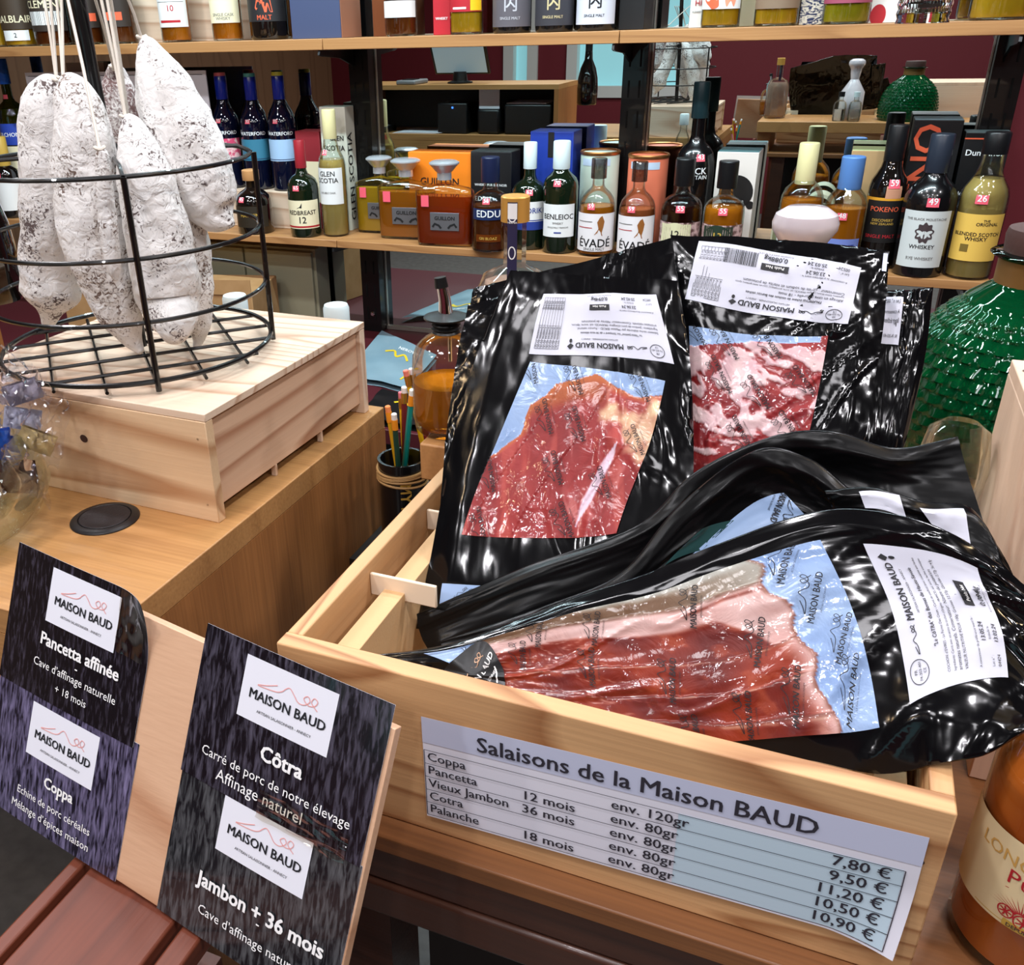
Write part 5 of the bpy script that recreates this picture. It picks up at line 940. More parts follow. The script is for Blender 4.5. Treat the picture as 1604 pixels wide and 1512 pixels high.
# low ledge: grey-blue bags, dark bag, cardboard box, pale cabinet
bagm = noisy('bag_greyblue', (122, 150, 164), (140, 166, 178), 6, .28, coat=.3); ye = mat('yellow_print', (232, 196, 40), .4)
def flatbag(label, quad, m, word, col, group=None, z=ZL, th=.018):
    P4 = [at_z(px, py, z + th) for px, py in quad]; c = sum(P4, Vector()) / 4; c.z = z; t = thing('carrier_bag', label, 'bag', c, 0, group)
    S_ = lambda u, v, e=0.0: (P4[0] * (1 - u) + P4[1] * u) * (1 - v) + (P4[3] * (1 - u) + P4[2] * u) * v - c + Vector((0, 0, e + .004 * noise.noise(Vector((u * 4, v * 4, c.x * 9)))))
    b = MB(); n = 24; b.grid(lambda u, v: S_(u, v), n, n); b.grid(lambda u, v: S_(1 - u, v, -th * .9), n, n); b.build('sheet', m, t)
    b = MB(); f = lambda x, y: S_(x, y, .0012)
    put_text(b, word, .62, .78, .085, f, 'c', .02); b.build('lettering', col, t, smooth=False)
    b = MB(); strip2d(b, smooth_line([(.30, .62), (.42, .70), (.50, .60), (.60, .68), (.7, .58)], 5), .035, f); strip2d(b, smooth_line([(.8, .15), (.86, .3), (.84, .4), (.92, .5)], 5), .03, f); b.build('squiggle', ye, t, smooth=False)
flatbag('grey-blue glossy bag with yellow squiggle lying on the low ledge', [(540, 585), (640, 608), (684, 556), (598, 517)], bagm, 'NEROVIM', whitem)
flatbag('black bag with white lettering on the ledge edge behind the pencils', [(560, 652), (690, 672), (704, 630), (598, 608)], mat('bag_black', (22, 22, 24), .3), 'VIN', whitem, z=ZL)
t = thing('cardboard_box', 'brown cardboard box on the low ledge behind the pine box', 'box', (at_z(470, 520, ZL).x, 2.30, ZL), math.radians(14)); cbm = noisy('cardboard', (166, 124, 78), (178, 136, 90), 20, .8)
MB().box((-.62, 0, .0005), (.0, .24, .19)).build('carton_body', cbm, t, bevel=.002); MB().box((-.62, -.004, .19), (0, -.001, .235)).build('flap', cbm, t)

t = thing('pale_cabinet', 'pale grey-green low cabinet under the lower shelf behind the cardboard box', 'cabinet', (at_y(500, 430, 2.60).x, 2.585, ZL + .0005)); pc = mat('pale_green_laminate', (164, 164, 138), .4)
MB().box((-.62, 0, 0), (0, .08, .27)).build('carcass', pc, t, bevel=.002); MB().box((-.61, -.012, .01), (-.27, -.0005, .26)).build('door', pc, t, bevel=.002); MB().box((-.262, -.012, .01), (-.01, -.0005, .26)).build('door', pc, t, bevel=.002)

# small clear bottles behind the packs, seen in the mirror
for i, (lb, x, y, cm) in enumerate((('small clear gin bottle with black cap behind the packs, nearer the gold-stoppered bottle', -.068, 1.075, blackcap), ('small clear gin bottle with white cap behind the packs, nearer the ceramic bottle', -.012, 1.085, whitecap))):
    o = thing('gin_bottle', lb, 'bottle', (x, y, ZR + .0004), 0, 'small clear bottles behind the packs'); r = .024
    MB().lathe([(r * .9, 0), (r, .005), (r, .058), (r * .85, .07), (r * .4, .078), (r * .36, .092)], 32).build('glass', clear, o)
    MB().lathe([(r * .85, .003), (r * .93, .007), (r * .93, .045)], 32).build('liquid', spirit('water', (236, 240, 238), 1.0), o)
    MB().lathe([(r * .5, .09), (r * .5, .108), (0, .108)], 20).build('cap', cm, o)
# ================================================================ VACUUM PACKS IN THE CRATE
film = mat('pack_film_black', (9, 9, 11), 0.13, spec=0.5)
dull = mat('pack_film_dull', (6, 6, 7), 0.26, spec=0.3)
meatm = vcol('meat_under_film', 0.5, 0.8, 0.35, 45)
labelm = mat('pack_label', (198, 200, 214), 0.4); linkm = mat('pack_ink', (24, 24, 30), 0.6); bluef = (150, 176, 214)
def plane(Y, zrel, lean): a = math.radians(lean); return Vector((0, Y, 1.5 + zrel)), Vector((0, math.cos(a), -math.sin(a)))
class Patch:
    """smooth sheet through a net of points; each row runs left to right, rows run from the far edge to the near edge"""
    def __init__(s, rows, pl, wr):
        p0, n = pl; s.n0 = -n
        s.P = np.array([[tuple(at_pl(c[0], c[1], p0, n) - n * (c[2] if len(c) > 2 else 0)) for c in r] for r in rows]); s.wr = wr
        s.o = Vector((0, 0, 0)); s._inv = None
    @staticmethod
    def _w(t): return np.array([-.5 * t + t * t - .5 * t ** 3, 1 - 2.5 * t * t + 1.5 * t ** 3, .5 * t + 2 * t * t - 1.5 * t ** 3, -.5 * t * t + .5 * t ** 3])
    def base(s, u, v):
        nr, nc = s.P.shape[:2]; x, y = u * (nc - 1), v * (nr - 1); i, j = min(max(int(x), 0), nc - 2), min(max(int(y), 0), nr - 2)
        wx, wy = s._w(x - i), s._w(y - j)
        def g(a, b):
            a2, b2 = min(max(a, 0), nr - 1), min(max(b, 0), nc - 1); q = s.P[a2, b2].copy()
            if a < 0: q += s.P[a2, b2] - s.P[1, b2]
            if a > nr - 1: q += s.P[a2, b2] - s.P[nr - 2, b2]
            if b < 0: q += s.P[a2, b2] - s.P[a2, 1]
            if b > nc - 1: q += s.P[a2, b2] - s.P[a2, nc - 2]
            return q
        return sum(wy[b] * sum(wx[a] * g(j - 1 + b, i - 1 + a) for a in range(4)) for b in range(4))
    def grid(s, n=56, m=56):
        s.gn, s.gm = n, m; B = np.array([[s.base(i / n, j / m) for i in range(n + 1)] for j in range(m + 1)])
        du = np.gradient(B, axis=1); dv = np.gradient(B, axis=0); N = np.cross(dv, du); N /= np.linalg.norm(N, axis=2, keepdims=True) + 1e-12
        if np.mean(N @ np.array(s.n0)) < 0: N = -N
        W = np.array([[s.wr(i / n, j / m) for i in range(n + 1)] for j in range(m + 1)]); s.B = B + N * W[..., None]; s.N = N
        d = s.B - np.array(EYE); z = d @ np.array(FWD); s.px = CX + FPX * (d @ np.array(RGT)) / z; s.py = CY - FPX * (d @ np.array(UPV)) / z
    def at(s, u, v, e=0.0):
        x, y = min(max(u, 0), 1) * s.gn, min(max(v, 0), 1) * s.gm; i, j = min(int(x), s.gn - 1), min(int(y), s.gm - 1); a, b = x - i, y - j
        f = lambda A: (A[j, i] * (1 - a) + A[j, i + 1] * a) * (1 - b) + (A[j + 1, i] * (1 - a) + A[j + 1, i + 1] * a) * b
        return Vector(f(s.B) + f(s.N) * e) - s.o
    def uv(s, px, py):
        d = (s.px - px) ** 2 + (s.py - py) ** 2; j, i = np.unravel_index(np.argmin(d), d.shape); u, v = i / s.gn, j / s.gm
        pr = lambda u, v: np.array([*(lambda A: [A(s.px), A(s.py)])(lambda A: s._bl(A, u, v))])
        for _ in range(12):
            c = pr(u, v) - (px, py); h = 1e-3; u0 = min(u, 1 - h); v0 = min(v, 1 - h); b0 = pr(u0, v0)
            J = np.array([(pr(u0 + h, v0) - b0) / h, (pr(u0, v0 + h) - b0) / h]).T
            try: st = np.linalg.solve(J, -c)
            except Exception: break
            st = np.clip(st, -.1, .1); u, v = min(max(u + st[0], 0), 1), min(max(v + st[1], 0), 1)
        return u, v
    def _bl(s, A, u, v):
        x, y = u * s.gn, v * s.gm; i, j = min(int(x), s.gn - 1), min(int(y), s.gm - 1); a, b = x - i, y - j
        return (A[j, i] * (1 - a) + A[j, i + 1] * a) * (1 - b) + (A[j + 1, i] * (1 - a) + A[j + 1, i + 1] * a) * b
    def quad(s, tl, tr, br, bl):
        """frame on the sheet: (x 0..1 rightwards, y 0..1 downwards) inside four photo corners"""
        q = [s.uv(*c) for c in (tl, tr, br, bl)]
        def f(x, y, e):
            u = (q[0][0] * (1 - x) + q[1][0] * x) * (1 - y) + (q[3][0] * (1 - x) + q[2][0] * x) * y; v = (q[0][1] * (1 - x) + q[1][1] * x) * (1 - y) + (q[3][1] * (1 - x) + q[2][1] * x) * y
            return s.at(u, v, e)
        w = (f(1, .5, 0) - f(0, .5, 0)).length; h = (f(.5, 1, 0) - f(.5, 0, 0)).length
        return f, w, h
def wrinkle(seed, amp=.0022, ku=5, kv=6, ridge=.0025, dirn=.6):
    def f(u, v):
        a = noise.noise(Vector((u * ku, v * kv, seed))) * amp
        q = noise.noise(Vector(((u * math.cos(dirn) + v * math.sin(dirn)) * 9, (v * math.cos(dirn) - u * math.sin(dirn)) * 2.5, seed + 7)))
        r = max(0, 1 - abs(q) * 7) * ridge; k = noise.noise(Vector((u * 2.2, v * 2.2, seed + 3)))
        e = min(u, 1 - u, v, 1 - v); return a + r * max(0, k + .25) * 1.6 + .0005 * noise.noise(Vector((u * 30, v * 24, seed))) + .0045 * min(1, e * 9)
    return f
def pack(label, rows, pl, wr, group='black vacuum packs', nseg=64, th=.0022, m=None):
    p = Patch(rows, pl, wr); p.grid(nseg, nseg); p.o = Vector(p.base(.5, 1.0)); n = nseg
    b = MB(); b.grid(lambda u, v: p.at(u, v), n, n); b.grid(lambda u, v: p.at(1 - u, v, -th - .008 * min(1, 6 * min(u, 1 - u, v, 1 - v))), n, n)
    k = (n + 1) ** 2; g = lambda i, j: j * (n + 1) + i; h = lambda i, j: k + j * (n + 1) + (n - i); fs = []
    for i in range(n): fs += [(g(i, 0), h(i, 0), h(i + 1, 0), g(i + 1, 0)), (g(i + 1, n), h(i + 1, n), h(i, n), g(i, n)), (g(0, i + 1), h(0, i + 1), h(0, i), g(0, i)), (g(n, i), h(n, i), h(n, i + 1), g(n, i + 1))]
    b.add([], []); b.f += fs; b.m += [0] * len(fs)
    o = b.build('vacuum_pack', m or film, angle=70, loc=p.o); tag(o, label, 'vacuum pack', group)
    return o, p
def painted(name, f, nx, ny, paint, parent, m, e=.0006):
    vs = []; cs = []
    for j in range(ny + 1):
        for i in range(nx + 1):
            x, y = i / nx, j / ny; c, l = paint(x, y); vs.append(f(x, y, e + l)); cs.append((*[lin(k) for k in c], 1.0))
    b = MB(); b.add(vs, [(j * (nx + 1) + i, j * (nx + 1) + i + 1, (j + 1) * (nx + 1) + i + 1, (j + 1) * (nx + 1) + i) for j in range(ny) for i in range(nx)])
    o = b.build(name, m, parent, angle=80); ca = o.data.color_attributes.new('Col', 'FLOAT_COLOR', 'POINT'); ca.data.foreach_set('color', [k for c in cs for k in c]); return o
def mixc(a, b, t): t = min(max(t, 0), 1); return tuple(p + (q - p) * t for p, q in zip(a, b))
def sst(a, b, x): t = min(max((x - a) / (b - a), 0), 1); return t * t * (3 - 2 * t)
def nz(x, y, z, k=1): return noise.noise(Vector((x, y, z)))
def fbm(x, y, z): return noise.noise(Vector((x, y, z))) + .5 * noise.noise(Vector((2 * x, 2 * y, z + 4))) + .25 * noise.noise(Vector((4 * x, 4 * y, z + 9)))
def interp(pts, x):
    for (a, p), (b, q) in zip(pts, pts[1:]):
        if x <= b: return p + (q - p) * (x - a) / (b - a) if x > a else p
    return pts[-1][1]
def prints(f, w, h, spots, parent, e=.0042, width=.036, rot=121):
    b = MB(); c0 = math.cos(math.radians(rot)); s0 = math.sin(math.radians(rot))
    for x, y in spots:
        fn = lambda a, c: f(min(max(x + a / w, 0), 1), min(max(y - c / h, 0), 1), e)
        def lg(mb, fn):
            size = width / text2d('MAISON BAUD')[2]; f2 = lambda a, c: fn(a * c0 - c * s0, a * s0 + c * c0)
            put_text(mb, 'MAISON BAUD', 0, 0, size, f2, 'c', .015); put_text(mb, 'ARTISAN SALAISONNIER', 0, -size * .6, width * .5 / text2d('ARTISAN SALAISONNIER')[2], f2, 'c')
            strip2d(mb, [((a - .36) * width * .75, (k - .33) * width * .48 + size * 1.05) for a, k in KNIFE], width * .014, f2)
        lg(b, fn)
    return b.build('lettering', linkm, parent, smooth=False)
def pack_label(parent, F, w, h, name, lines, weight, d1, d2, lot, table=True, bars=False, e=.0009, hat=True):
    """paper label: logo on top, small print, weight box; F works in the label's own upright frame"""
    b = MB(); rr = .035
    def shape(x, y): return F(x, y, e)
    b.grid(lambda u, v: shape(u, v), 24, 14); lo = b.build('label', labelm, parent)
    b = MB(); f = lambda x, y: F(min(max(x / w, 0), 1), min(max(-y / h, 0), 1), e + .0007)
    x0 = w * (.06 if not table else .05); x1 = w * (.78 if table else .97); W = x1 - x0
    def T(s, x, y, wd, bold=0.0, al='l', rot=0): put_text(b, s, x, y, wd / text2d(s)[2], f, al, bold, rot)
    strip2d(b, [(x0 + W * (.07 + .07 * math.cos(a)), -h * .13 + h * .085 * math.sin(a)) for a in np.linspace(0, 2 * PI, 28)], w * .004, f)
    T('FR', x0 + W * .055, -h * .11, W * .03); T('74-303-401', x0 + W * .015, -h * .15, W * .11); T('CE', x0 + W * .055, -h * .19, W * .03)
    strip2d(b, [(x0 + W * (.17 + .22 * min(max(a, 0), 1)), -h * .15 + (k - .4) * h * .13) for a, k in KNIFE], w * .0045, f)
    T('MAISON BAUD', x0 + W * .40, -h * .17, W * .46, .02); T('ARTISAN SALAISONNIER - ANNECY', x0 + W * .45, -h * .235, W * .36)
    if hat: b.add([f(x0 + W * (.91 + .032 * p), -h * .13 + h * .055 * q) for p, q in ((-1, 0), (0, 1), (1, .2), (0, -.6))], [(0, 1, 2, 3)]); b.add([f(x0 + W * (.91 + .014 * math.cos(a)), -h * .20 + h * .03 * math.sin(a)) for a in np.linspace(0, 2 * PI, 13)[:-1]], [tuple(range(12))])
    T(name, x0 + W * .2, -h * .33, W * .62, .012)
    for i, s in enumerate(lines): T(s, x0 + W * .02, -h * (.40 + .055 * i), W * .9 * min(1, len(s) / 60))
    yb = -h * .72; rect(b, x0 + W * .52, yb - h * .065, x0 + W * .74, yb + h * .035, f)
    T(weight, x0 + W * .54, yb - h * .19, W * .19, .012); T('A conserver entre 0°C et +5°C', x0 + W * .5, yb - h * .235, W * .28)
    T('A consommer de préférence avant le :', x0 + W * .02, -h * .70, W * .4); T(d1, x0 + W * .22, -h * .78, W * .16, .01); T('Emballé le :', x0 + W * .24, -h * .84, W * .12); T(d2, x0 + W * .22, -h * .92, W * .16, .01); T('Lot n° :', x0 + W * .02, -h * .84, W * .09); T(lot, x0 + W * .02, -h * .92, W * .1)
    if table:
        a0, a1 = w * .80, w * .97
        for i in range(9): strip2d(b, [(a0 + (a1 - a0) * i / 8, -h * .08), (a0 + (a1 - a0) * i / 8, -h * .92)], w * .0022, f)
        for y in (.08, .42, .92): strip2d(b, [(a0, -h * y), (a1, -h * y)], w * .0025, f)
        for i in range(8): T('Protéines 27,1g', a0 + (a1 - a0) * (i + .8) / 8, -h * .40, h * .3, 0, 'l', PI / 2); T('Sel 5,2g', a0 + (a1 - a0) * (i + .8) / 8, -h * .86, h * .16, 0, 'l', PI / 2)
    if bars:
        k = x0 + W * .78; rb = random.Random(3)
        for i in range(26): wd = W * .0036 * rb.choice((1, 1, 2)); rect(b, k, -h * .93, k + wd, -h * .70, f); k += wd + W * .0036 * rb.choice((1, 2))
    b.build('lettering', linkm, lo, smooth=False); b = MB(); f = lambda x, y: F(x / w, -y / h, e + .0013); put_text(b, 'Poids Net', x0 + W * .63, yb - h * .04, W * .15 / text2d('Poids Net')[2], f, 'c', .012); b.build('weight_print', whitem, lo, smooth=False)
    return lo

# --- packs standing at the back
PL1 = plane(.573, -.44, 35)
def back(d, pl=PL1): return pl[0] + pl[1] * d, pl[1]
pack('black vacuum pack rearmost at the left, its top edge sloping up to the right', [[(742, 452), (850, 425), (960, 398), (1052, 372)], [(722, 540), (840, 560), (970, 560), (1066, 520)], [(700, 680), (800, 700), (960, 700), (1078, 660)], [(690, 860), (800, 880), (940, 880), (1080, 800)]], back(.030), wrinkle(1.3, .002))
pack('black vacuum pack second from the back at the left, pale seam on its right edge', [[(733, 478), (850, 446), (960, 418), (1056, 396)], [(716, 560), (840, 570), (970, 570), (1070, 540)], [(697, 700), (800, 720), (960, 720), (1080, 690)], [(684, 880), (800, 900), (940, 900), (1082, 830)]], back(.015), wrinkle(2.1, .002))
o, p = pack('vacuum pack of sliced cured ham, upside-down label, front left of the standing packs',
            [[(800, 424), (890, 430), (980, 435), (1062, 440)], [(760, 520), (860, 530), (970, 540), (1080, 560, -.002)], [(716, 660), (830, 670), (960, 680), (1086, 690, -.004)], [(688, 800), (800, 815), (940, 820), (1082, 800)], [(652, 985), (790, 1000), (930, 1000), (1060, 980)]], PL1, wrinkle(4.7, .0028, 5, 5, .0042, -.5))
f, w_, h_ = p.quad((831, 567), (1042, 597), (966, 836), (724, 838))
SL = [(0, .3), (.1, .25), (.18, .22), (.24, .13), (.42, .13), (.53, .03), (.62, -.1), (1, -.1)]; TTp = [(0, .2), (.25, .11), (.35, .08), (.5, .03), (.65, .09), (.8, .13), (1, .1)]
def ham(x, y):
    jx = .02 * fbm(x * 6, y * 6, 1); m = min((x - interp(SL, y) + jx) * 1.0, (y - interp(TTp, x) + jx) * 1.0)
    if m < 0: return mixc(bluef, (132, 160, 202), .5 + fbm(x * 3, y * 3, 2)), 0
    a, b_ = x * math.cos(.45) - y * math.sin(.45), x * math.sin(.45) + y * math.cos(.45)
    c = mixc((122, 28, 30), (162, 54, 52), .5 + .7 * fbm(a * 5, b_ * 1.1, 5)); c = mixc(c, (184, 84, 72), sst(.12, .5, fbm(a * 11, b_ * 1.5, 7)) * .5)
    sl = (x * 3.1 + y * .9) % 1.0; c = mixc(c, (120, 30, 30), .35 * (1 - sst(0, .06, abs(sl - .5))))                     # slice edges
    v = (1 - sst(.0, .06, abs(fbm(a * 4 + 3, b_ * 1.0, 11)))) * sst(-.1, .3, nz(a * 3, b_ * 3, 12)); c = mixc(c, (214, 150, 146), v * .6)
    wd = max(0, 1 - abs((x - (.78 - .10 * (y - .45))) / (.035 * sst(.40, .55, y) * (1 - sst(.8, .95, y)) + 1e-4))); c = mixc(c, (222, 196, 212), sst(0, .4, wd))
    fat = sst(.10, .22, (x - .45) * .8 - abs(y - .22 - .25 * (x - .5)) * 1.3 + .14 * fbm(x * 7, y * 7, 15)); c = mixc(c, (232, 212, 168), fat * (.72 + .28 * nz(x * 14, y * 14, 3)))
    cr = (1 - sst(.0, .05, m)) ; c = mixc(c, (176, 96, 48), cr * (.9 - .6 * fat)); c = mixc(c, (168, 92, 44), (1 - sst(.09, .2, y - interp(TTp, x))) * sst(.7, .5, x) * .8)
    return c, .0010 * sst(0, .05, m) + .0009 * (sl - .5)
painted('cured_ham_slices', f, 130, 150, ham, o, meatm)
prints(f, w_, h_, ((.06, .02), (.30, .30), (.52, .33), (.50, .60), (.82, .68), (.93, .40), (.68, .90), (.86, .05), (.40, .06), (.08, .66), (.15, .95)), o, width=.034)
F, lw, lh = p.quad((1056, 571), (829, 555), (852, 461), (1028, 462))
pack_label(o, F, lw, lh, 'Le "Vieux Jambon" Sec Savoyard + de 36 mois désossé', ('Salaison sèche élaborée par Maison BAUD - Fumée naturel.', 'Ingrédients : Jambon de porc (Origine: FRANCE), sel, sucre, épices,', 'aromates naturels. Conservateur: Nitrite de potassium'), '0,094kg', '23.06.24', '25.02.24', '00524')
f, w2_, h2_ = p.quad((693, 914), (765, 918), (735, 955), (688, 952)); b = MB(); b.grid(lambda u, v: f(u, v, .0006), 8, 8); q = b.build('pale_panel', mat('film_blue', bluef, .3, coat=.5), o); prints(f, w2_, h2_, ((.55, .55),), q, .0012, .02, 50)
# palanche pack and its neighbour to the right
PL2 = plane(.628, -.44, 33)
pack('black vacuum pack at the far right of the standing packs, half hidden, label corner showing', [[(1350, 452), (1410, 455), (1462, 450)], [(1345, 560), (1400, 560), (1448, 565)], [(1335, 720), (1380, 720), (1412, 720)]], (PL2[0] + PL2[1] * .022, PL2[1]), wrinkle(6.1, .002), nseg=40)
o = bpy.data.objects[COL.objects[-1].name]; 
pp = Patch([[(1350, 452), (1410, 455), (1462, 450)], [(1345, 560), (1400, 560), (1448, 565)], [(1335, 720), (1380, 720), (1412, 720)]], (PL2[0] + PL2[1] * .022, PL2[1]), wrinkle(6.1, .002)); pp.grid(40, 40); pp.o = Vector(pp.base(.5, 1.0))
f, a_, b_ = pp.quad((1372, 464), (1415, 466), (1407, 541), (1368, 538)); b = MB(); b.grid(lambda u, v: f(u, v, .0008), 8, 10); q = b.build('label', labelm, o); b = MB(); fn = lambda x, y: f(1 - x, 1 - y, .0013)
for s, y in (('FR 74-303-401 CE', .12), ('Ingrédients', .42), ('A consommer', .62), ('Lot n° 00524', .85)): put_text(b, s, .1, y, .7 / text2d(s)[2], fn)
b.build('lettering', linkm, q, smooth=False)
o, p = pack('vacuum pack of marbled pork neck, upside-down label with barcode, standing at the back right',
            [[(1050, 368), (1160, 372), (1280, 380), (1393, 394)], [(1066, 480), (1170, 500), (1280, 510), (1384, 510)], [(1072, 600), (1160, 620), (1270, 630), (1366, 620)], [(1066, 760), (1150, 760), (1250, 760), (1346, 745)]], PL2, wrinkle(8.9, .0026, 5, 5, .0036, .9))
f, w_, h_ = p.quad((1079, 511), (1297, 527), (1264, 692), (1074, 748))
def coppa(x, y):
    if y < .06 + .12 * max(0, .45 - abs(x - .05)) * 2 + .02 * fbm(x * 5, y * 5, 1) and x < .95: return mixc(bluef, (132, 160, 202), .3), 0
    a, b_ = x * math.cos(.75) + y * math.sin(.75), -x * math.sin(.75) + y * math.cos(.75)
    q = fbm(a * 2.6, b_ * 5.5, 4) + .4 * fbm(a * 9, b_ * 13, 8) + .06; lowl = sst(.62, .72, y - .3 * x)
    if lowl > .5: q = fbm((x + y * .4) * 2.2, (y - x * .35) * 16, 14) * .9 - .12
    red = mixc((120, 18, 26), (150, 44, 42), .5 + .8 * fbm(a * 8, b_ * 14, 6)); fat = mixc((204, 164, 170), (222, 192, 192), .5 + fbm(a * 6, b_ * 6, 9))
    c = mixc(red, fat, sst(-.03, .16, q)); c = mixc(c, (122, 30, 30), .8 * (1 - sst(0, .05, abs(q - .02)))) if q < .06 else c
    return c, .0012 + .0008 * sst(0, .2, q)
painted('marbled_pork_slices', f, 130, 110, coppa, o, meatm)
prints(f, w_, h_, ((.06, .0), (.32, .08), (.62, .06), (.30, .36), (.60, .50), (.90, .42), (.52, .82), (.86, .82)), o, width=.034)
F, lw, lh = p.quad((1328, 508), (1073, 469), (1095, 378), (1349, 420))
pack_label(o, F, lw, lh, 'PALANCHE Echine de cochon des Bornes séchée', ('Affinage en cave naturelle - 18 mois', 'Ingrédients: Echine de porc (Origine: FRANCE), sel, sucre, aromatiques naturels, baies genièvre, épices', 'Conservateur : nitrite de sodium et nitrite de potassium'), '0,088kg', '23.06.24', '25.03.24', '00524', bars=True)
for q_ in ((1389, 396, 1395, 424),):
    f, a_, b_ = p.quad((1384, 397), (1391, 398), (1388, 426), (1381, 425)); b = MB(); b.grid(lambda u, v: f(u, v, .0008), 2, 4); b.build('tear_strip', mat('tear_pale', (206, 214, 236), .4), o)

# --- packs thrown across the middle
pack('black vacuum pack lying across the middle, far one with square corner at the right', [[(652, 962), (820, 890, .006), (1000, 826, .010), (1090, 746, .014), (1205, 692, .016), (1300, 682, .014), (1400, 704, .006), (1500, 684)], [(660, 1000), (830, 930, .006), (1000, 870, .006), (1110, 800), (1220, 750), (1310, 740), (1410, 760), (1522, 760)], [(690, 1040), (850, 1000), (1010, 950), (1130, 890), (1240, 850), (1330, 850), (1430, 860), (1560, 880)], [(720, 1090), (870, 1060), (1020, 1030), (1150, 990), (1260, 960), (1350, 950), (1450, 950), (1580, 930)]], plane(.545, -.44, 33), wrinkle(11.7, .0030, 4, 4, .003, .2), m=dull)
o, p = pack('black vacuum pack in the middle of the crate with a pale blue printed window', [[(690, 1005), (860, 948, .004), (980, 900, .010), (1070, 800, .018), (1180, 718, .022), (1265, 728, .018), (1340, 780, .010), (1450, 860, .006)], [(700, 1030), (870, 980), (990, 930), (1085, 850, .004), (1190, 780, .006), (1280, 790, .004), (1370, 850), (1490, 910)], [(720, 1070), (880, 1030), (1010, 990), (1110, 920), (1210, 860), (1300, 860), (1400, 910), (1530, 950)], [(740, 1110), (900, 1080), (1030, 1050), (1140, 1000), (1240, 950), (1330, 940), (1430, 970), (1550, 980)]], plane(.515, -.44, 37), wrinkle(13.1, .0030, 4, 4, .003, -.3), m=dull)
f, w2_, h2_ = p.quad((1228, 772), (1268, 815), (1110, 905), (1065, 888)); b = MB(); b.grid(lambda u, v: f(u, v, .0007), 16, 16); q = b.build('pale_window', mat('film_blue'), o); prints(f, w2_, h2_, ((.35, .18),), q, .0013, .036, -58)
f, w2_, h2_ = p.quad((1100, 828), (1150, 815), (1100, 862), (1040, 886)); b = MB(); b.grid(lambda u, v: f(u, v, .0007), 12, 8); b.build('clear_patch', mat('teal_film', (38, 66, 66), .08, coat=.8), o)
o, p = pack('black vacuum pack folded over at the right with a white label on its flap', [[(1290, 775, .012), (1360, 770, .012), (1440, 790, .010), (1520, 795), (1566, 860)], [(1310, 815, .006), (1380, 820, .006), (1460, 850), (1540, 870), (1590, 905)], [(1340, 870), (1410, 880), (1490, 910), (1560, 930), (1604, 945)]], plane(.489, -.44, 38), wrinkle(17.9, .0025, 3, 3, .003, .8), nseg=40, m=dull)
for Q, s in ((((1345, 770), (1408, 772), (1420, 812), (1355, 796)), ''), (((1440, 795), (1508, 797), (1525, 872), (1475, 842)), '')):
    f, a_, b_ = p.quad(*Q); b = MB(); b.grid(lambda u, v: f(u, v, .0009), 10, 8); b.build('label', labelm, o)
# --- the front pack
PF = plane(.462, -.415, 40)
rowsF = [[(556, 1029), (690, 1012), (800, 975), (900, 935), (1010, 900), (1130, 850), (1285, 802, .004), (1400, 812, .010), (1500, 850, .012), (1606, 925, .008)],
         [(580, 1034), (700, 1030), (810, 1005), (920, 975), (1030, 950), (1150, 905), (1300, 860, .002), (1410, 870, .004), (1510, 905, .008), (1612, 980, .010)],
         [(610, 1040), (715, 1050), (830, 1050), (940, 1035), (1060, 1020), (1190, 985), (1330, 950), (1440, 955, .004), (1540, 985, .010), (1612, 1040, .014)],
         [(640, 1050), (740, 1075), (850, 1095), (970, 1105), (1090, 1100), (1220, 1075), (1350, 1050, .002), (1450, 1060, .010), (1545, 1080, .014), (1606, 1110, .016)],
         [(680, 1070), (780, 1110), (890, 1145), (1000, 1165), (1130, 1180), (1260, 1190), (1372, 1212, .006), (1455, 1196, .020), (1530, 1180, .024), (1590, 1145, .022)]]
o, p = pack('vacuum pack of sliced pork loin lying in front, label turned sideways at its right', rowsF, PF, wrinkle(23.3, .0026, 6, 5, .0036, .5), nseg=84)
f, w_, h_ = p.quad((664, 1024), (1285, 846), (1378, 1140), (880, 1168))
BND = [(.0, .0), (.30, .10), (.55, .34), (.72, .60), (.88, .82), (1.2, 1.1)]
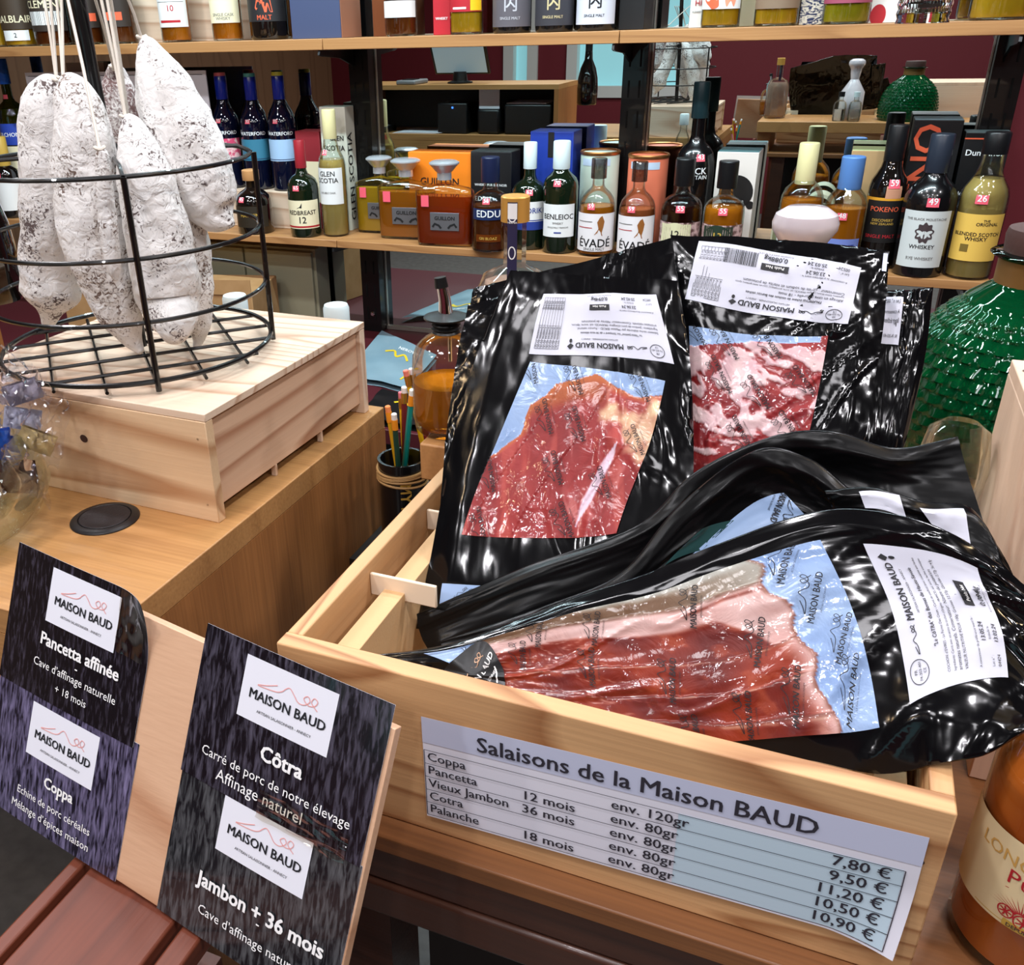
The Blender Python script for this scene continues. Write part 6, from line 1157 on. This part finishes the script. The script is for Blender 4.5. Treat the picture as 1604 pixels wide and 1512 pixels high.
def loin(x, y):
    xr = .868 + .012 * math.sin(y * 21) + .008 * fbm(x * 9, y * 9, 3); xl = .15 * (1 - 1.1 * y)
    if x > xr or x < xl: return mixc(bluef, (128, 156, 200), .5 + fbm(x * 4, y * 4, 2)), 0
    yy = y + .045 * math.sin(x * 5.5 + .6) + .02 * fbm(x * 5, y * 4, 5); L_ = [(-.1, .13), (.13, .50), (.50, .70), (.70, .87), (.87, 1.3)]
    for k, (a, b_) in enumerate(L_):
        if yy < b_: break
    t = (yy - a) / (b_ - a); ex_ = (xr - x)
    red = mixc((92, 18, 12), (138, 44, 20), .5 + .8 * fbm(x * 7, y * 3.5, 20 + k)); red = mixc(red, (168, 78, 46), sst(.2, .6, fbm(x * 16, y * 9, 31)) * .5)
    fatc = mixc((200, 158, 152), (216, 184, 180), .5 + fbm(x * 8, y * 8, 41))
    c = red
    if k == 0: c = mixc((168, 168, 160), (104, 76, 54), sst(.35, .60, t + .1 * fbm(x * 9, y * 9, 8)) * sst(.95, .6, x)); c = mixc(c, (112, 72, 50), sst(.62, .72, t) * sst(.9, .55, t) * .0)
    elif k == 1: c = mixc(mixc((104, 70, 52), fatc, sst(0, .1, t)), red, sst(.34, .44, t + .05 * fbm(x * 6, y * 6, 12) - .9 * sst(.70, .86, x)))
    else: c = mixc(red, fatc, max(sst(.0, 1, 1 - ex_ / (.085 + .02 * math.sin(k * 2))), .0) * sst(.12, .0, ex_ - .085))
    if k == 1: c = mixc(c, mixc((110, 44, 34), (150, 70, 52), .5 + nz(x * 30, y * 9, 5)), sst(.05, .0, abs(t - .12 - .5 * max(0, .75 - x))) * sst(.6, .7, x) * .9)
    c = mixc(c, (226, 190, 184), (1 - sst(0, .045, abs(fbm(x * 6 + 5, y * 7, 51)))) * sst(.55, .25, x) * .55 * (k > 0))
    c = mixc(c, (84, 34, 24), (1 - sst(0, .07, t)) * .75 * (k > 1)); c = mixc(c, (206, 170, 148), (1 - sst(.0, .035, abs(t - .055))) * .6 * (k > 1) * sst(-.2, .2, nz(x * 14, k, 3)))
    c = mixc(c, (108, 56, 40), sst(.016, .0, ex_) * .8)
    return c, .0012 + .0016 * (1 - t) * (k > 0)
painted('pork_loin_slices', f, 190, 120, loin, o, meatm)
prints(f, w_, h_, ((.30, .12), (.21, .30), (.36, .48), (.44, .20), (.70, .20), (.54, .62), (.78, .52), (.80, .84), (.66, .90), (.925, .10), (.935, .36), (.96, .62), (.945, .86), (.50, .97), (.13, .05)), o, width=.033, rot=58)
fs, ws, hs = p.quad((700, 1020), (800, 1000), (850, 1120), (750, 1120)); 
b = MB(); R_ = .0215; vs = [fs(.52 + R_ * math.cos(a) / ws, .52 + R_ * math.sin(a) / hs, .0048) for a in np.linspace(0, 2 * PI, 49)[:-1]]; vs.append(fs(.52, .52, .0050)); b.add(vs, [(i, (i + 1) % 48, 48) for i in range(48)]); so = b.build('round_sticker', mat('sticker_black', (14, 14, 16), .3), o)
b = MB(); c0, s0 = math.cos(math.radians(56)), math.sin(math.radians(56)); fn = lambda a, c: fs(.52 + (a * c0 - c * s0) / ws, .52 - (a * s0 + c * c0) / hs, .0056)
put_text(b, 'MAISON BAUD', .001, -.006, .036 / text2d('MAISON BAUD')[2], fn, 'c', .02); put_text(b, 'ARTISAN SALAISONNIER', 0, -.0115, .026 / text2d('ARTISAN SALAISONNIER')[2], fn, 'c'); strip2d(b, [(.0165 * math.cos(a), .0165 * math.sin(a)) for a in np.linspace(-1.2, -.6, 10)], .001, fn); b.build('lettering', whitem, so, smooth=False)
b = MB(); strip2d(b, [((a - .36) * .026, (k - .33) * .017 + .001) for a, k in KNIFE], .0006, fn); b.build('knife_drawing', mat('sticker_gold', (190, 150, 120), .4), so, smooth=False)
F, lw, lh = p.quad((1426, 1104), (1352, 852), (1531, 890), (1579, 1062))
pack_label(o, F, lw, lh, '"Le CôTRA" des Bornes de Haute-Savoie', ('COCHON d’EVIRES - La Ferme Des Crues - Carré de cochon avec couenne aux herbes', 'Ingrédients: Carré avec couenne de cochon (Origine: FRANCE), sel, sucre, herbes aromatiques', 'aromates naturels. Conservateur: Nitrate de potassium', 'VALEUR NUTRITIVE POUR 100g: Graisses 12,57g, Glucides 2,77g, Sel 4,9g'), '0,084kg', '13.05.24', '13.02.24', '04424', table=False)
